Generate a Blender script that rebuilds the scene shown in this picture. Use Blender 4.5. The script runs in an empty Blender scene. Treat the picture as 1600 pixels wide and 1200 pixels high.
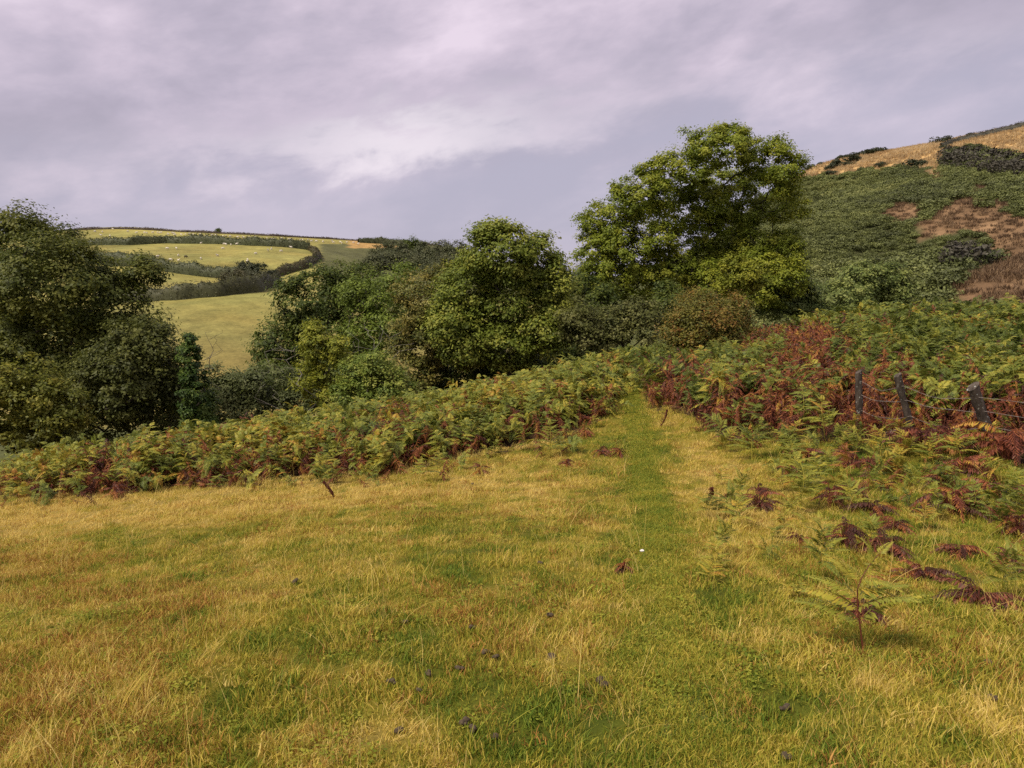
import bpy, bmesh, math, random
import numpy as np
from mathutils import Vector, Matrix
R = math.radians
rng = np.random.default_rng(7)
random.seed(7)
sc = bpy.context.scene
COL = sc.collection

# ------------------------------------------------------------------ camera
CAMZ = 1.6
PITCH = R(8.07)
cam = bpy.data.cameras.new('camera')
cam.sensor_width = 36.0
cam.lens = 27.0
cam.clip_start = 0.05
cam.clip_end = 20000
camo = bpy.data.objects.new('camera', cam)
COL.objects.link(camo)
camo.location = (0, 0, CAMZ)
camo.rotation_euler = (R(90) - PITCH, 0, 0)
sc.camera = camo

# ------------------------------------------------------------------ sun, sky, exposure
SUN_EL, SUN_AZ = R(54), R(-125)          # azimuth clockwise from +Y
sun = bpy.data.lights.new('sun', 'SUN')
sun.energy = 1.5
sun.angle = R(14)
sun.color = (1.0, 0.90, 0.73)
suno = bpy.data.objects.new('sun', sun)
COL.objects.link(suno)
sd = Vector((math.sin(SUN_AZ) * math.cos(SUN_EL), math.cos(SUN_AZ) * math.cos(SUN_EL), math.sin(SUN_EL)))
suno.rotation_euler = sd.to_track_quat('Z', 'Y').to_euler()
suno.location = (-30, -30, 60)

world = bpy.data.worlds.new('World')
sc.world = world
world.use_nodes = True
wt = world.node_tree
wt.nodes.clear()


class NB:
    """small node-tree helper"""
    def __init__(s, nt):
        s.nt = nt

    def n(s, typ, **kw):
        nd = s.nt.nodes.new(typ)
        for k, v in kw.items():
            setattr(nd, k, v)
        return nd

    def l(s, a, b):
        s.nt.links.new(a, b)

    def val(s, sock, v):
        if hasattr(v, 'is_output'):
            s.l(v, sock)
        else:
            sock.default_value = v

    def m(s, op, a, b=0.0, c=0.0, clamp=False):
        nd = s.n('ShaderNodeMath', operation=op)
        nd.use_clamp = clamp
        s.val(nd.inputs[0], a)
        s.val(nd.inputs[1], b)
        s.val(nd.inputs[2], c)
        return nd.outputs[0]

    def mix(s, f, a, b, blend='MIX'):
        nd = s.n('ShaderNodeMix', data_type='RGBA', blend_type=blend)
        s.val(nd.inputs[0], f)
        s.val(nd.inputs[6], a)
        s.val(nd.inputs[7], b)
        return nd.outputs[2]

    def noise(s, vec, scale, detail=4, rough=0.55, dist=0.0):
        nd = s.n('ShaderNodeTexNoise')
        if vec is not None:
            s.l(vec, nd.inputs['Vector'])
        nd.inputs['Scale'].default_value = scale
        nd.inputs['Detail'].default_value = detail
        nd.inputs['Roughness'].default_value = rough
        nd.inputs['Distortion'].default_value = dist
        return nd.outputs['Fac']

    def ramp(s, f, stops, interp='LINEAR'):
        nd = s.n('ShaderNodeValToRGB')
        cr = nd.color_ramp
        cr.interpolation = interp
        while len(cr.elements) < len(stops):
            cr.elements.new(0.5)
        for e, (p, c) in zip(cr.elements, stops):
            e.position = p
            e.color = (c[0], c[1], c[2], 1)
        s.val(nd.inputs[0], f)
        return nd.outputs[0]

    def smooth(s, v, a, b):
        nd = s.n('ShaderNodeMapRange', interpolation_type='SMOOTHSTEP')
        s.val(nd.inputs[0], v)
        nd.inputs[1].default_value = a
        nd.inputs[2].default_value = b
        return nd.outputs[0]


w = NB(wt)
tc = w.n('ShaderNodeTexCoord')
sep = w.n('ShaderNodeSeparateXYZ')
w.l(tc.outputs['Generated'], sep.inputs[0])
dx, dy, dz = sep.outputs
hor = w.m('SQRT', w.m('ADD', w.m('MULTIPLY', dx, dx), w.m('MULTIPLY', dy, dy)))
hor = w.m('MAXIMUM', hor, 0.02)
el = w.m('DIVIDE', dz, hor)                      # tangent of elevation
sa = w.m('DIVIDE', dx, hor)                      # sine of azimuth
# cloud coordinates: stretched along the horizon, tilted up to the right
tilt = w.m('SUBTRACT', w.m('MULTIPLY', dz, 2.3), w.m('MULTIPLY', dx, 0.42))
comb = w.n('ShaderNodeCombineXYZ')
w.l(dx, comb.inputs[0]); w.l(dy, comb.inputs[1]); w.l(tilt, comb.inputs[2])
cv = comb.outputs[0]
n1 = w.noise(cv, 2.5, 6, 0.52, 0.20)
n2 = w.noise(cv, 6.0, 7, 0.55, 0.25)
n3 = w.noise(cv, 1.3, 3, 0.5)
n4 = w.noise(cv, 14.0, 6, 0.6, 0.2)
# base of the cloud deck: an edge that climbs to the right
s_ = w.m('SUBTRACT', el, w.m('ADD', 0.170, w.m('MULTIPLY', sa, 0.13)))
s_ = w.m('ADD', s_, w.m('MULTIPLY', w.m('SUBTRACT', n2, 0.5), 0.20))
s_ = w.m('ADD', s_, w.m('MULTIPLY', w.m('SUBTRACT', n4, 0.5), 0.07))
s_ = w.m('ADD', s_, w.m('MULTIPLY', w.m('SUBTRACT', n1, 0.5), 0.06))
deck = w.smooth(s_, -0.075, 0.06)
rim = w.m('MULTIPLY', w.smooth(s_, -0.035, 0.015), w.m('SUBTRACT', 1.0, w.smooth(s_, 0.02, 0.075)))
# the break in the cloud ahead, a little left of the path's direction
brk = w.m('POWER', 2.718, w.m('MULTIPLY', -1.0, w.m('POWER', w.m('DIVIDE', w.m('ADD', sa, 0.13), 0.16), 2.0)))
rim = w.m('MULTIPLY', rim, w.m('ADD', 0.10, w.m('MULTIPLY', brk, 0.90)))
rim = w.m('MULTIPLY', rim, w.smooth(n2, 0.26, 0.54))
cl = w.m('ADD', w.m('ADD', w.m('MULTIPLY', n1, 0.60), w.m('MULTIPLY', n2, 0.28)), w.m('MULTIPLY', n4, 0.12))
low = w.mix(w.smooth(cl, 0.42, 0.58), (0.440, 0.415, 0.520, 1), (0.520, 0.475, 0.580, 1))
hi = w.ramp(cl, [(0.40, (0.395, 0.355, 0.440)), (0.47, (0.485, 0.430, 0.525)), (0.53, (0.595, 0.515, 0.615)), (0.61, (0.770, 0.660, 0.765))])
skyc = w.mix(deck, low, hi)
skyc = w.mix(w.m('MULTIPLY', rim, 0.66), skyc, (0.90, 0.82, 0.87, 1))
nis = w.n('ShaderNodeTexSky', sky_type='NISHITA')
nis.sun_disc = False
nis.sun_elevation = SUN_EL
nis.sun_rotation = SUN_AZ
bg1 = w.n('ShaderNodeBackground'); w.l(nis.outputs[0], bg1.inputs[0]); bg1.inputs[1].default_value = 0.05
bg2 = w.n('ShaderNodeBackground'); w.l(skyc, bg2.inputs[0]); bg2.inputs[1].default_value = 0.385
ms = w.n('ShaderNodeMixShader'); ms.inputs[0].default_value = 0.96     # nearly closed cloud cover
w.l(bg1.outputs[0], ms.inputs[1]); w.l(bg2.outputs[0], ms.inputs[2])
wo = w.n('ShaderNodeOutputWorld'); w.l(ms.outputs[0], wo.inputs[0])

sc.view_settings.view_transform = 'Standard'
sc.view_settings.look = 'None'
sc.view_settings.gamma = 1
sc.view_settings.exposure = 1.50
sc.render.engine = 'CYCLES'
sc.cycles.use_denoising = False
sc.cycles.max_bounces = 4
sc.cycles.diffuse_bounces = 3
sc.cycles.glossy_bounces = 1
sc.cycles.transmission_bounces = 2
sc.cycles.use_adaptive_sampling = True
sc.cycles.adaptive_threshold = 0.012

# ------------------------------------------------------------------ numeric helpers
FOC = 1200.0


def ray(px, py):
    """direction (scaled so that its y is 1) through a point of the 1600x1200 photo grid"""
    u, v = (px - 800) / FOC, (600 - py) / FOC
    y = math.cos(PITCH) + v * math.sin(PITCH)
    z = -math.sin(PITCH) + v * math.cos(PITCH)
    return u / y, z / y


def at(px, py, d):
    a, b = ray(px, py)
    return np.array([a * d, d, CAMZ + b * d])


def project(P):
    P = np.asarray(P, float)
    x, y, z = P[..., 0], P[..., 1], P[..., 2] - CAMZ
    f = y * math.cos(PITCH) - z * math.sin(PITCH)
    u = y * math.sin(PITCH) + z * math.cos(PITCH)
    f = np.where(f < 0.01, 0.01, f)
    return 800 + FOC * x / f, 600 - FOC * u / f


def _hash(i, j, s):
    h = np.sin(i * 127.1 + j * 311.7 + s * 74.7) * 43758.5453
    return h - np.floor(h)


def vnoise(x, y, s=0.0):
    i, j = np.floor(x), np.floor(y)
    fx, fy = x - i, y - j
    fx = fx * fx * (3 - 2 * fx); fy = fy * fy * (3 - 2 * fy)
    a = _hash(i, j, s); b = _hash(i + 1, j, s); c = _hash(i, j + 1, s); d = _hash(i + 1, j + 1, s)
    return (a * (1 - fx) + b * fx) * (1 - fy) + (c * (1 - fx) + d * fx) * fy


def fbm(x, y, s=0.0, o=4):
    t = 0; a = 0.5; n = 0
    for k in range(o):
        t = t + a * vnoise(x * 2 ** k + 13.7 * k, y * 2 ** k - 7.1 * k, s + k); n += a; a *= 0.5
    return t / n


def sstep(v, a, b):
    t = np.clip((v - a) / (b - a), 0, 1)
    return t * t * (3 - 2 * t)


def inpoly(px, py, poly):
    px = np.asarray(px, float); py = np.asarray(py, float)
    r = np.zeros(px.shape, bool)
    n = len(poly)
    for i in range(n):
        x1, y1 = poly[i]; x2, y2 = poly[(i + 1) % n]
        if y1 == y2:
            continue
        c = ((y1 > py) != (y2 > py)) & (px < (x2 - x1) * (py - y1) / (y2 - y1) + x1)
        r ^= c
    return r


# ------------------------------------------------------------------ the lie of the land
NEAR = [(0, 0, 0), (-4, 0, -.45), (4, 0, .05), (0, -6, .35), (-8, -4, -.8), (8, -4, .3), (-12, 4, -1.7), (10, 4, -.5)]
for q in [(800, 1200, 2.7), (0, 1000, 4.3), (1300, 1000, 3.75), (800, 900, 5.0), (300, 900, 6.1), (1300, 900, 5.2),
          (1500, 850, 6.4), (50, 900, 6.5), (0, 780, 12.6), (300, 765, 12.3), (500, 750, 12.5), (700, 715, 13.0), (900, 680, 14.0),
          (960, 640, 16.0), (1000, 612, 19.5), (1040, 660, 14.5), (1340, 672, 12.2), (1425, 682, 11.5), (1560, 697, 10.8), (1600, 760, 8.9),
          (1150, 760, 9.3), (800, 780, 8.8)]:
    NEAR.append(tuple(at(*q)))
NEAR += [(-13, 12.5, -2.9), (-10, 16, -3.0), (-6, 17.5, -2.55), (-3, 19, -2.35), (0, 22, -2.2), (2, 26, -2.1), (4, 28, -2.0), (4.5, 23, -1.7),
         (6.5, 24, -1.25), (6, 16, -.75), (9, 15, -.55), (8, 19, -.4), (12, 19, -.25), (10, 24, -.25), (16, 24, -.15), (14, 13, -.6), (20, 18, -.2),
         (-14, 20, -5.5), (-8, 22, -4.8), (-4, 25, -4.6), (0, 30, -3.8), (4, 36, -3.2), (9, 46, -3.2), (10, 34, -2.2), (18, 32, -1.6), (-10, 27, -8),
         (-18, 27, -9.5), (-5, 34, -8.5), (2, 42, -6), (26, 30, -1.5), (22, 42, -4.5), (-20, 14, -5), (24, 8, -.2), (30, 22, -.6),
         (-25, 36, -14), (-10, 45, -13), (12, 58, -7), (30, 50, -6), (-30, 24, -12)]
FARP = [(0, 0, 0), (-20, 0, -4), (20, 0, 1), (0, -60, 8), (0, 20, -1.8), (15, 22, -.3), (-18, 27, -9.5), (2, 42, -6), (9, 46, -3.2), (22, 42, -4.5),
        (-10, 45, -13), (12, 58, -7), (30, 50, -6), (-40, 52, -17), (-20, 65, -17), (5, 80, -15), (35, 80, -12), (70, 55, -6), (-70, 80, -19),
        (-60, 20, -18), (-100, 40, -22), (-200, 60, -20), (110, 40, -2), (60, 10, 3), (0, 120, -17), (-10, 200, -12), (60, 140, -13),
        (0, 620, -5), (-200, 600, 0), (-350, 560, -5), (200, 620, 10), (400, 520, 40), (500, 300, 60), (300, 200, 55), (250, 80, 40), (180, 30, 12),
        (-420, 300, 5), (-350, 180, -10), (100, 450, 2), (160, 520, 15), (-100, 560, -2), (0, 520, 0), (330, 420, 45), (50, 300, -6), (80, 380, -4), (20, 430, 0)]
for q in [(400, 560, 130), (330, 480, 170), (420, 455, 200), (300, 452, 200), (200, 470, 190), (430, 448, 218), (310, 437, 235), (330, 430, 245),
          (150, 408, 265), (450, 415, 270), (300, 395, 300), (150, 388, 320), (40, 390, 320), (100, 384, 340), (300, 378, 350), (470, 385, 345),
          (500, 402, 310), (430, 430, 262), (180, 355, 420), (90, 363, 415), (0, 372, 410), (-100, 380, 400), (340, 364, 425), (480, 372, 430), (600, 379, 440), (700, 386, 450),
          (650, 430, 300), (600, 425, 300), (560, 400, 360), (780, 440, 330),
          (1260, 266, 330), (1350, 245, 320), (1480, 222, 300), (1600, 197, 270), (1750, 170, 250), (1900, 150, 240), (1255, 335, 240), (1300, 430, 130), (1250, 452, 110),
          (1500, 450, 92), (1600, 470, 78), (1550, 330, 170), (1600, 280, 200), (1500, 262, 240), (1400, 350, 180), (1400, 280, 260), (1750, 330, 140), (1750, 250, 190),
          (1150, 360, 320), (1090, 425, 300), (1180, 440, 170), (1000, 430, 350)]:
    FARP.append(tuple(at(*q)))


def rbf(P, c, sm):
    P = np.array(P, float)
    X, z = P[:, :2], P[:, 2]
    n = len(P)
    D = np.sqrt(((X[:, None] - X[None]) ** 2).sum(-1) + c * c)
    A = np.zeros((n + 3, n + 3))
    A[:n, :n] = D - sm * np.eye(n)
    A[:n, n] = 1; A[:n, n + 1:] = X
    A[n, :n] = 1; A[n + 1:, :n] = X.T
    b = np.concatenate([z, np.zeros(3)])
    s = np.linalg.solve(A, b)

    def f(x, y):
        x = np.asarray(x, float); y = np.asarray(y, float)
        sh = x.shape
        q = np.stack([x.ravel(), y.ravel()], -1)
        out = np.empty(len(q))
        for k in range(0, len(q), 20000):
            b_ = q[k:k + 20000]
            d = np.sqrt(((b_[:, None] - X[None]) ** 2).sum(-1) + c * c)
            out[k:k + 20000] = d @ s[:n] + s[n] + b_ @ s[n + 1:]
        return out.reshape(sh)
    return f


fnear = rbf(NEAR, 2.0, 0.15)
ffar = rbf(FARP, 22.0, 1.0)


def H(x, y):
    x = np.asarray(x, float); y = np.asarray(y, float)
    sh = np.broadcast(x, y).shape
    x = np.broadcast_to(x, sh); y = np.broadcast_to(y, sh)
    r = np.sqrt(x * x + (y - 14) ** 2)
    wgt = sstep(r, 24, 48)
    zn = np.zeros(sh); zf = np.zeros(sh)
    a = wgt < 1; b = wgt > 0
    if a.any():
        zn[a] = fnear(x[a], y[a])
        zn[a] += (fbm(x[a] * .8, y[a] * .8, 3) - .5) * .10 + (fbm(x[a] * 4, y[a] * 4, 9, 3) - .5) * .045
    if b.any():
        R2 = np.sqrt(x[b] ** 2 + y[b] ** 2)
        zz = ffar(x[b], y[b])
        zz = np.where(R2 > 650, zz * (1 - sstep(R2, 650, 1100)) + (-25) * sstep(R2, 650, 1100), zz)
        zf[b] = zz + (fbm(x[b] * .03, y[b] * .03, 5) - .5) * 1.4
    return zn * (1 - wgt) + zf * wgt


def Hs(x, y):
    return float(H(np.array([x]), np.array([y]))[0])


def hit(px, py, d0=2.0, d1=620.0):
    a, b = ray(px, py)
    d = np.concatenate([np.arange(d0, min(d1, 40), .05), np.arange(max(d0, 40), d1, .6)])
    z = CAMZ + b * d
    h = H(a * d, d)
    k = np.nonzero(h >= z)[0]
    if len(k) == 0:
        i = int(np.argmin(z - h))
    else:
        i = int(k[0])
    return np.array([a * d[i], d[i], h[i]])


# ------------------------------------------------------------------ object helpers
def tag(o, label=None, cat=None, group=None, kind=None):
    if label: o['label'] = label
    if cat: o['category'] = cat
    if group: o['group'] = group
    if kind: o['kind'] = kind
    return o


def mesh_np(name, V, F, mat=None, face_attr=None, smooth=False, pt_attr=None):
    """V (n,3); F (m,k) all faces of k corners"""
    V = np.asarray(V, np.float32); F = np.asarray(F, np.int32)
    me = bpy.data.meshes.new(name)
    me.vertices.add(len(V)); me.vertices.foreach_set('co', V.ravel())
    m, k = F.shape
    me.loops.add(m * k); me.loops.foreach_set('vertex_index', F.ravel())
    me.polygons.add(m)
    me.polygons.foreach_set('loop_start', np.arange(0, m * k, k, dtype=np.int32))
    me.polygons.foreach_set('loop_total', np.full(m, k, np.int32))
    if smooth:
        me.polygons.foreach_set('use_smooth', np.ones(m, bool))
    for nm, v in (face_attr or {}).items():
        at_ = me.attributes.new(nm, 'FLOAT', 'FACE'); at_.data.foreach_set('value', np.asarray(v, np.float32))
    for nm, v in (pt_attr or {}).items():
        v = np.asarray(v, np.float32)
        if v.ndim == 2:
            at_ = me.attributes.new(nm, 'FLOAT_COLOR', 'POINT')
            at_.data.foreach_set('color', np.concatenate([v, np.ones((len(v), 1), np.float32)], 1).ravel())
        else:
            at_ = me.attributes.new(nm, 'FLOAT', 'POINT'); at_.data.foreach_set('value', v)
    me.update(calc_edges=True)
    if mat: me.materials.append(mat)
    return me


def ob(name, me, parent=None, loc=None):
    o = bpy.data.objects.new(name, me)
    COL.objects.link(o)
    if parent: o.parent = parent
    if loc is not None: o.location = [float(c) for c in loc]
    return o


class Geo:
    """collects polygons of 4 corners (triangles repeat none: use quads only)"""
    def __init__(s):
        s.V = []; s.F = []; s.T = []; s.n = 0

    def add(s, V, F, t=0.5):
        V = np.asarray(V, float); F = np.asarray(F, int)
        s.V.append(V); s.F.append(F + s.n); s.n += len(V)
        s.T.append(np.full(len(F), t) if np.isscalar(t) else np.asarray(t))

    def tube(s, pts, rad, k=5, t=0.5, cap=True):
        pts = np.asarray(pts, float)
        n = len(pts)
        rad = np.broadcast_to(rad, (n,))
        tan = np.gradient(pts, axis=0)
        tan /= np.linalg.norm(tan, axis=1)[:, None] + 1e-9
        ref = np.array([0, 0, 1.0]) if abs(tan[0, 2]) < .9 else np.array([1.0, 0, 0])
        a = np.cross(tan, ref); a /= np.linalg.norm(a, axis=1)[:, None] + 1e-9
        b = np.cross(tan, a)
        th = np.arange(k) / k * 2 * np.pi
        V = pts[:, None] + rad[:, None, None] * (np.cos(th)[None, :, None] * a[:, None] + np.sin(th)[None, :, None] * b[:, None])
        V = V.reshape(-1, 3)
        F = []
        for i in range(n - 1):
            for j in range(k):
                F.append((i * k + j, i * k + (j + 1) % k, (i + 1) * k + (j + 1) % k, (i + 1) * k + j))
        s.add(V, F, t)

    def mesh(s, name, mat=None, smooth=False):
        return mesh_np(name, np.concatenate(s.V), np.concatenate(s.F), mat, {'tint': np.concatenate(s.T)}, smooth)


# ------------------------------------------------------------------ materials
def newmat(name):
    m = bpy.data.materials.new(name)
    m.use_nodes = True
    m.node_tree.nodes.clear()
    return m, NB(m.node_tree)


def foliage_mat(name, stops, inst=False, trans=0.34, rough=0.55, spec=0.25, tintmix=0.35, warm=None):
    """leaf colour from a ramp; position on the ramp = tone of the plant (+ variation of the single leaf)"""
    m, b = newmat(name)
    a = b.n('ShaderNodeAttribute', attribute_name='tint')
    f = a.outputs['Fac']
    if inst:
        t = b.n('ShaderNodeAttribute', attribute_name='tone', attribute_type='INSTANCER')
        f = b.m('ADD', t.outputs['Fac'], b.m('MULTIPLY', b.m('SUBTRACT', f, 0.5), tintmix), clamp=True)
    c = b.ramp(f, stops)
    p = b.n('ShaderNodeBsdfPrincipled')
    b.l(c, p.inputs['Base Color'])
    p.inputs['Roughness'].default_value = rough
    p.inputs['Specular IOR Level'].default_value = spec
    out = b.n('ShaderNodeOutputMaterial')
    if trans > 0:
        tr = b.n('ShaderNodeBsdfTranslucent')
        b.l(c, tr.inputs['Color'])
        mx = b.n('ShaderNodeMixShader'); mx.inputs[0].default_value = trans
        b.l(p.outputs[0], mx.inputs[1]); b.l(tr.outputs[0], mx.inputs[2])
        b.l(mx.outputs[0], out.inputs[0])
    else:
        b.l(p.outputs[0], out.inputs[0])
    return m


def bark_mat(name, c1, c2, scale=14, lichen=0.0):
    m, b = newmat(name)
    t = b.n('ShaderNodeTexCoord')
    mp = b.n('ShaderNodeMapping'); b.l(t.outputs['Object'], mp.inputs[0]); mp.inputs['Scale'].default_value = (1, 1, .25)
    n = b.noise(mp.outputs[0], scale, 6, .65)
    c = b.ramp(n, [(.3, c1), (.7, c2)])
    if lichen:
        l_ = b.noise(t.outputs['Object'], scale * 1.6, 3, .6)
        c = b.mix(b.m('MULTIPLY', b.smooth(l_, .60, .68), lichen), c, (.42, .44, .40, 1))
    p = b.n('ShaderNodeBsdfPrincipled'); b.l(c, p.inputs['Base Color']); p.inputs['Roughness'].default_value = .85
    p.inputs['Specular IOR Level'].default_value = .2
    bp = b.n('ShaderNodeBump'); bp.inputs['Strength'].default_value = .7; bp.inputs['Distance'].default_value = .02
    b.l(n, bp.inputs['Height']); b.l(bp.outputs[0], p.inputs['Normal'])
    o = b.n('ShaderNodeOutputMaterial'); b.l(p.outputs[0], o.inputs[0])
    return m


def flat_mat(name, c1, c2, scale, rough=.8, coord='Object'):
    m, b = newmat(name)
    t = b.n('ShaderNodeTexCoord')
    n = b.noise(t.outputs[coord], scale, 5, .6)
    p = b.n('ShaderNodeBsdfPrincipled'); b.l(b.ramp(n, [(.3, c1), (.7, c2)]), p.inputs['Base Color'])
    p.inputs['Roughness'].default_value = rough; p.inputs['Specular IOR Level'].default_value = .3
    o = b.n('ShaderNodeOutputMaterial'); b.l(p.outputs[0], o.inputs[0])
    return m


def ground_mat(name, scales=(.5, 4.0, 30.0), amt=.5, bump=.3, dist=.1):
    """per-place colour (attribute col) broken up with grain"""
    m, b = newmat(name)
    a = b.n('ShaderNodeAttribute', attribute_name='col')
    t = b.n('ShaderNodeTexCoord')
    o_ = t.outputs['Object']
    n1 = b.noise(o_, scales[0], 5, .6); n2 = b.noise(o_, scales[1], 5, .65); n3 = b.noise(o_, scales[2], 4, .7)
    f = b.m('ADD', b.m('ADD', b.m('MULTIPLY', n1, .35), b.m('MULTIPLY', n2, .35)), b.m('MULTIPLY', n3, .3))
    k = b.ramp(f, [(.34, (1 - amt, 1 - amt, 1 - amt)), (.66, (1 + amt, 1 + amt * .9, 1 + amt * .8))])
    c = b.mix(1.0, a.outputs['Color'], k, 'MULTIPLY')
    p = b.n('ShaderNodeBsdfPrincipled'); b.l(c, p.inputs['Base Color']); p.inputs['Roughness'].default_value = .95
    p.inputs['Specular IOR Level'].default_value = .1
    bp = b.n('ShaderNodeBump'); bp.inputs['Strength'].default_value = bump; bp.inputs['Distance'].default_value = dist
    b.l(f, bp.inputs['Height']); b.l(bp.outputs[0], p.inputs['Normal'])
    o = b.n('ShaderNodeOutputMaterial'); b.l(p.outputs[0], o.inputs[0])
    return m


M_GROUND = ground_mat('meadow_soil_and_thatch', (.8, 9, 60), .5, .5, .03)
M_HILL = ground_mat('hill_sward', (.035, .22, 1.3), .55, .6, .8)

# ------------------------------------------------------------------ where things are on the ground
PATHC = [(1085, 1199), (1066, 1100), (1042, 1000), (1030, 900), (1022, 820), (1015, 760), (1005, 700), (995, 660), (988, 630), (985, 612)]
pw = np.array([hit(a, b)[:2] for a, b in PATHC])
pw = np.concatenate([[[pw[0, 0] - .1, -3.0], [pw[0, 0] - .05, 0.0]], pw, [[pw[-1, 0] + .4, 21.5], [pw[-1, 0] + .9, 24]]])


def path_x(y):
    return np.interp(y, pw[:, 1], pw[:, 0])


LEFT_EDGE = [(-150, 782), (0, 784), (150, 780), (300, 766), (420, 758), (520, 748), (600, 748), (700, 722), (800, 705), (900, 682), (945, 655), (972, 622)]
le = np.array([hit(a, b)[:2] for a, b in LEFT_EDGE])
RIGHT_EDGE = [(1003, 612), (1022, 638), (1060, 664), (1140, 686), (1225, 692), (1290, 692), (1350, 692), (1440, 702), (1560, 722), (1660, 745)]
re_ = np.array([hit(a, b)[:2] for a, b in RIGHT_EDGE])


def left_front(x):
    o = np.argsort(le[:, 0]); return np.interp(x, le[o, 0], le[o, 1])


def right_front(x):
    o = np.argsort(re_[:, 0]); return np.interp(x, re_[o, 0], re_[o, 1])


def dry(x, y):
    """how dry the turf is: 0 green .. 1 straw; a property of the sward, patchy"""
    d = .47 + (fbm(x * .7 + 3, y * .7, 21) - .5) * .40 + (fbm(x * 2.4, y * 2.4, 33) - .5) * .85 + (vnoise(x * 7.5, y * 7.5, 35) - .5) * .45
    d += .36 * sstep(y, 6.5, 10.5) * sstep(-x, -3.0, 2.5)               # straw along the left bracken
    d += .30 * np.exp(-((x - path_x(y) - 1.0) / .65) ** 2) * sstep(y, 5.0, 7.5)   # straw strip right of the path
    d -= (.20 + .18 * sstep(y, 4.5, 7)) * np.exp(-((x - path_x(y)) / .17) ** 2)                     # trodden green path
    d -= .12 * sstep(x, 2.3, 4.0)
    return np.clip(d, 0, 1)


DRYSTOPS = [(0.0, (.115, .185, .022)), (.25, (.255, .285, .032)), (.50, (.44, .375, .050)), (.76, (.65, .495, .105)), (1.0, (.78, .60, .20))]


def ramp_np(f, stops):
    p = [s[0] for s in stops]
    return np.stack([np.interp(f, p, [s[1][k] for s in stops]) for k in range(3)], -1)


# ------------------------------------------------------------------ terrain sheets
def grid_mesh(name, xs, ys, colf, mat, zoff=0.0, skip=None):
    X, Y = np.meshgrid(xs, ys)
    Z = H(X, Y) + zoff
    V = np.stack([X, Y, Z], -1).reshape(-1, 3)
    nx, ny = len(xs), len(ys)
    i, j = np.meshgrid(np.arange(nx - 1), np.arange(ny - 1))
    a = (j * nx + i).ravel()
    F = np.stack([a, a + 1, a + nx + 1, a + nx], -1)
    if skip is not None:
        cx, cy = (V[F, 0].mean(1), V[F, 1].mean(1))
        F = F[~skip(cx, cy)]
    C = colf(V)
    return mesh_np(name, V, F, mat, None, True, {'col': C})


def col_near(V):
    x, y = V[:, 0], V[:, 1]
    c = ramp_np(np.clip(dry(x, y) * .9, 0, 1), DRYSTOPS) * .34
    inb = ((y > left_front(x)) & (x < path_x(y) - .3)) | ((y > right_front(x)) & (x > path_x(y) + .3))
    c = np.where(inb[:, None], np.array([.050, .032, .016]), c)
    return c


xs = np.concatenate([np.arange(-30, -10, .5), np.arange(-10, 10, .14), np.arange(10, 30.01, .5)])
ys = np.concatenate([np.arange(-8, 1, .5), np.arange(1, 20, .14), np.arange(20, 46.01, .5)])
NX0, NX1, NY0, NY1 = xs[0], xs[-1], ys[0], ys[-1]
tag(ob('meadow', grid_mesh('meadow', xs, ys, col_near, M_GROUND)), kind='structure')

# footpath: a trodden strip just above the meadow
pg_y = np.arange(-2.0, 23.0, .15)
cx = path_x(pg_y)
off = np.linspace(-1, 1, 7)
half = .15 + .05 * (vnoise(pg_y * .9, pg_y * 0 + 4, 2) - .5)
PX = cx[:, None] + off[None] * half[:, None]
PY = np.repeat(pg_y[:, None], 7, 1)
PZ = H(PX, PY) + np.where(np.abs(off) > .9, -.02, .006)[None]
a = (np.arange(len(pg_y) - 1)[:, None] * 7 + np.arange(6)[None]).ravel()
pc = np.tile(np.array([[.085, .095, .022]]), (PX.size, 1)) * (.75 + .5 * fbm(PX.ravel() * 3, PY.ravel() * 3, 8))[:, None]
tag(ob('footpath', mesh_np('footpath', np.stack([PX, PY, PZ], -1).reshape(-1, 3), np.stack([a, a + 1, a + 8, a + 7], -1), M_GROUND, None, True, {'col': pc})), kind='structure')


def c5(x, y):
    return (1200 + x * .2917, 170 + y * .2917)


STRAW = [c5(*p) for p in [(60, 400), (240, 372), (480, 335), (700, 312), (800, 318), (850, 335), (865, 385), (945, 350), (945, 235), (1060, 215), (1130, 205), (1280, 250), (1500, 300), (1500, -50), (900, -50), (60, 200)]]
BARE = [[c5(*p) for p in q] for q in [
    [(570, 580), (640, 530), (720, 490), (760, 515), (850, 522), (800, 570), (690, 600)],
    [(780, 625), (890, 545), (1030, 470), (1150, 395), (1200, 425), (1110, 490), (1150, 530), (1250, 490), (1320, 570), (1500, 600), (1500, 1100), (1000, 1080), (960, 985), (1080, 905), (1190, 840), (1180, 760), (1150, 680), (1050, 650), (890, 690), (820, 690)],
    [(850, 325), (905, 350), (945, 330), (940, 365), (870, 400)]]]
LFIELD = [(60, 300), (720, 300), (720, 392), (600, 385), (520, 400), (470, 415), (440, 440), (450, 470), (400, 600), (200, 600), (60, 460)]


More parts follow.
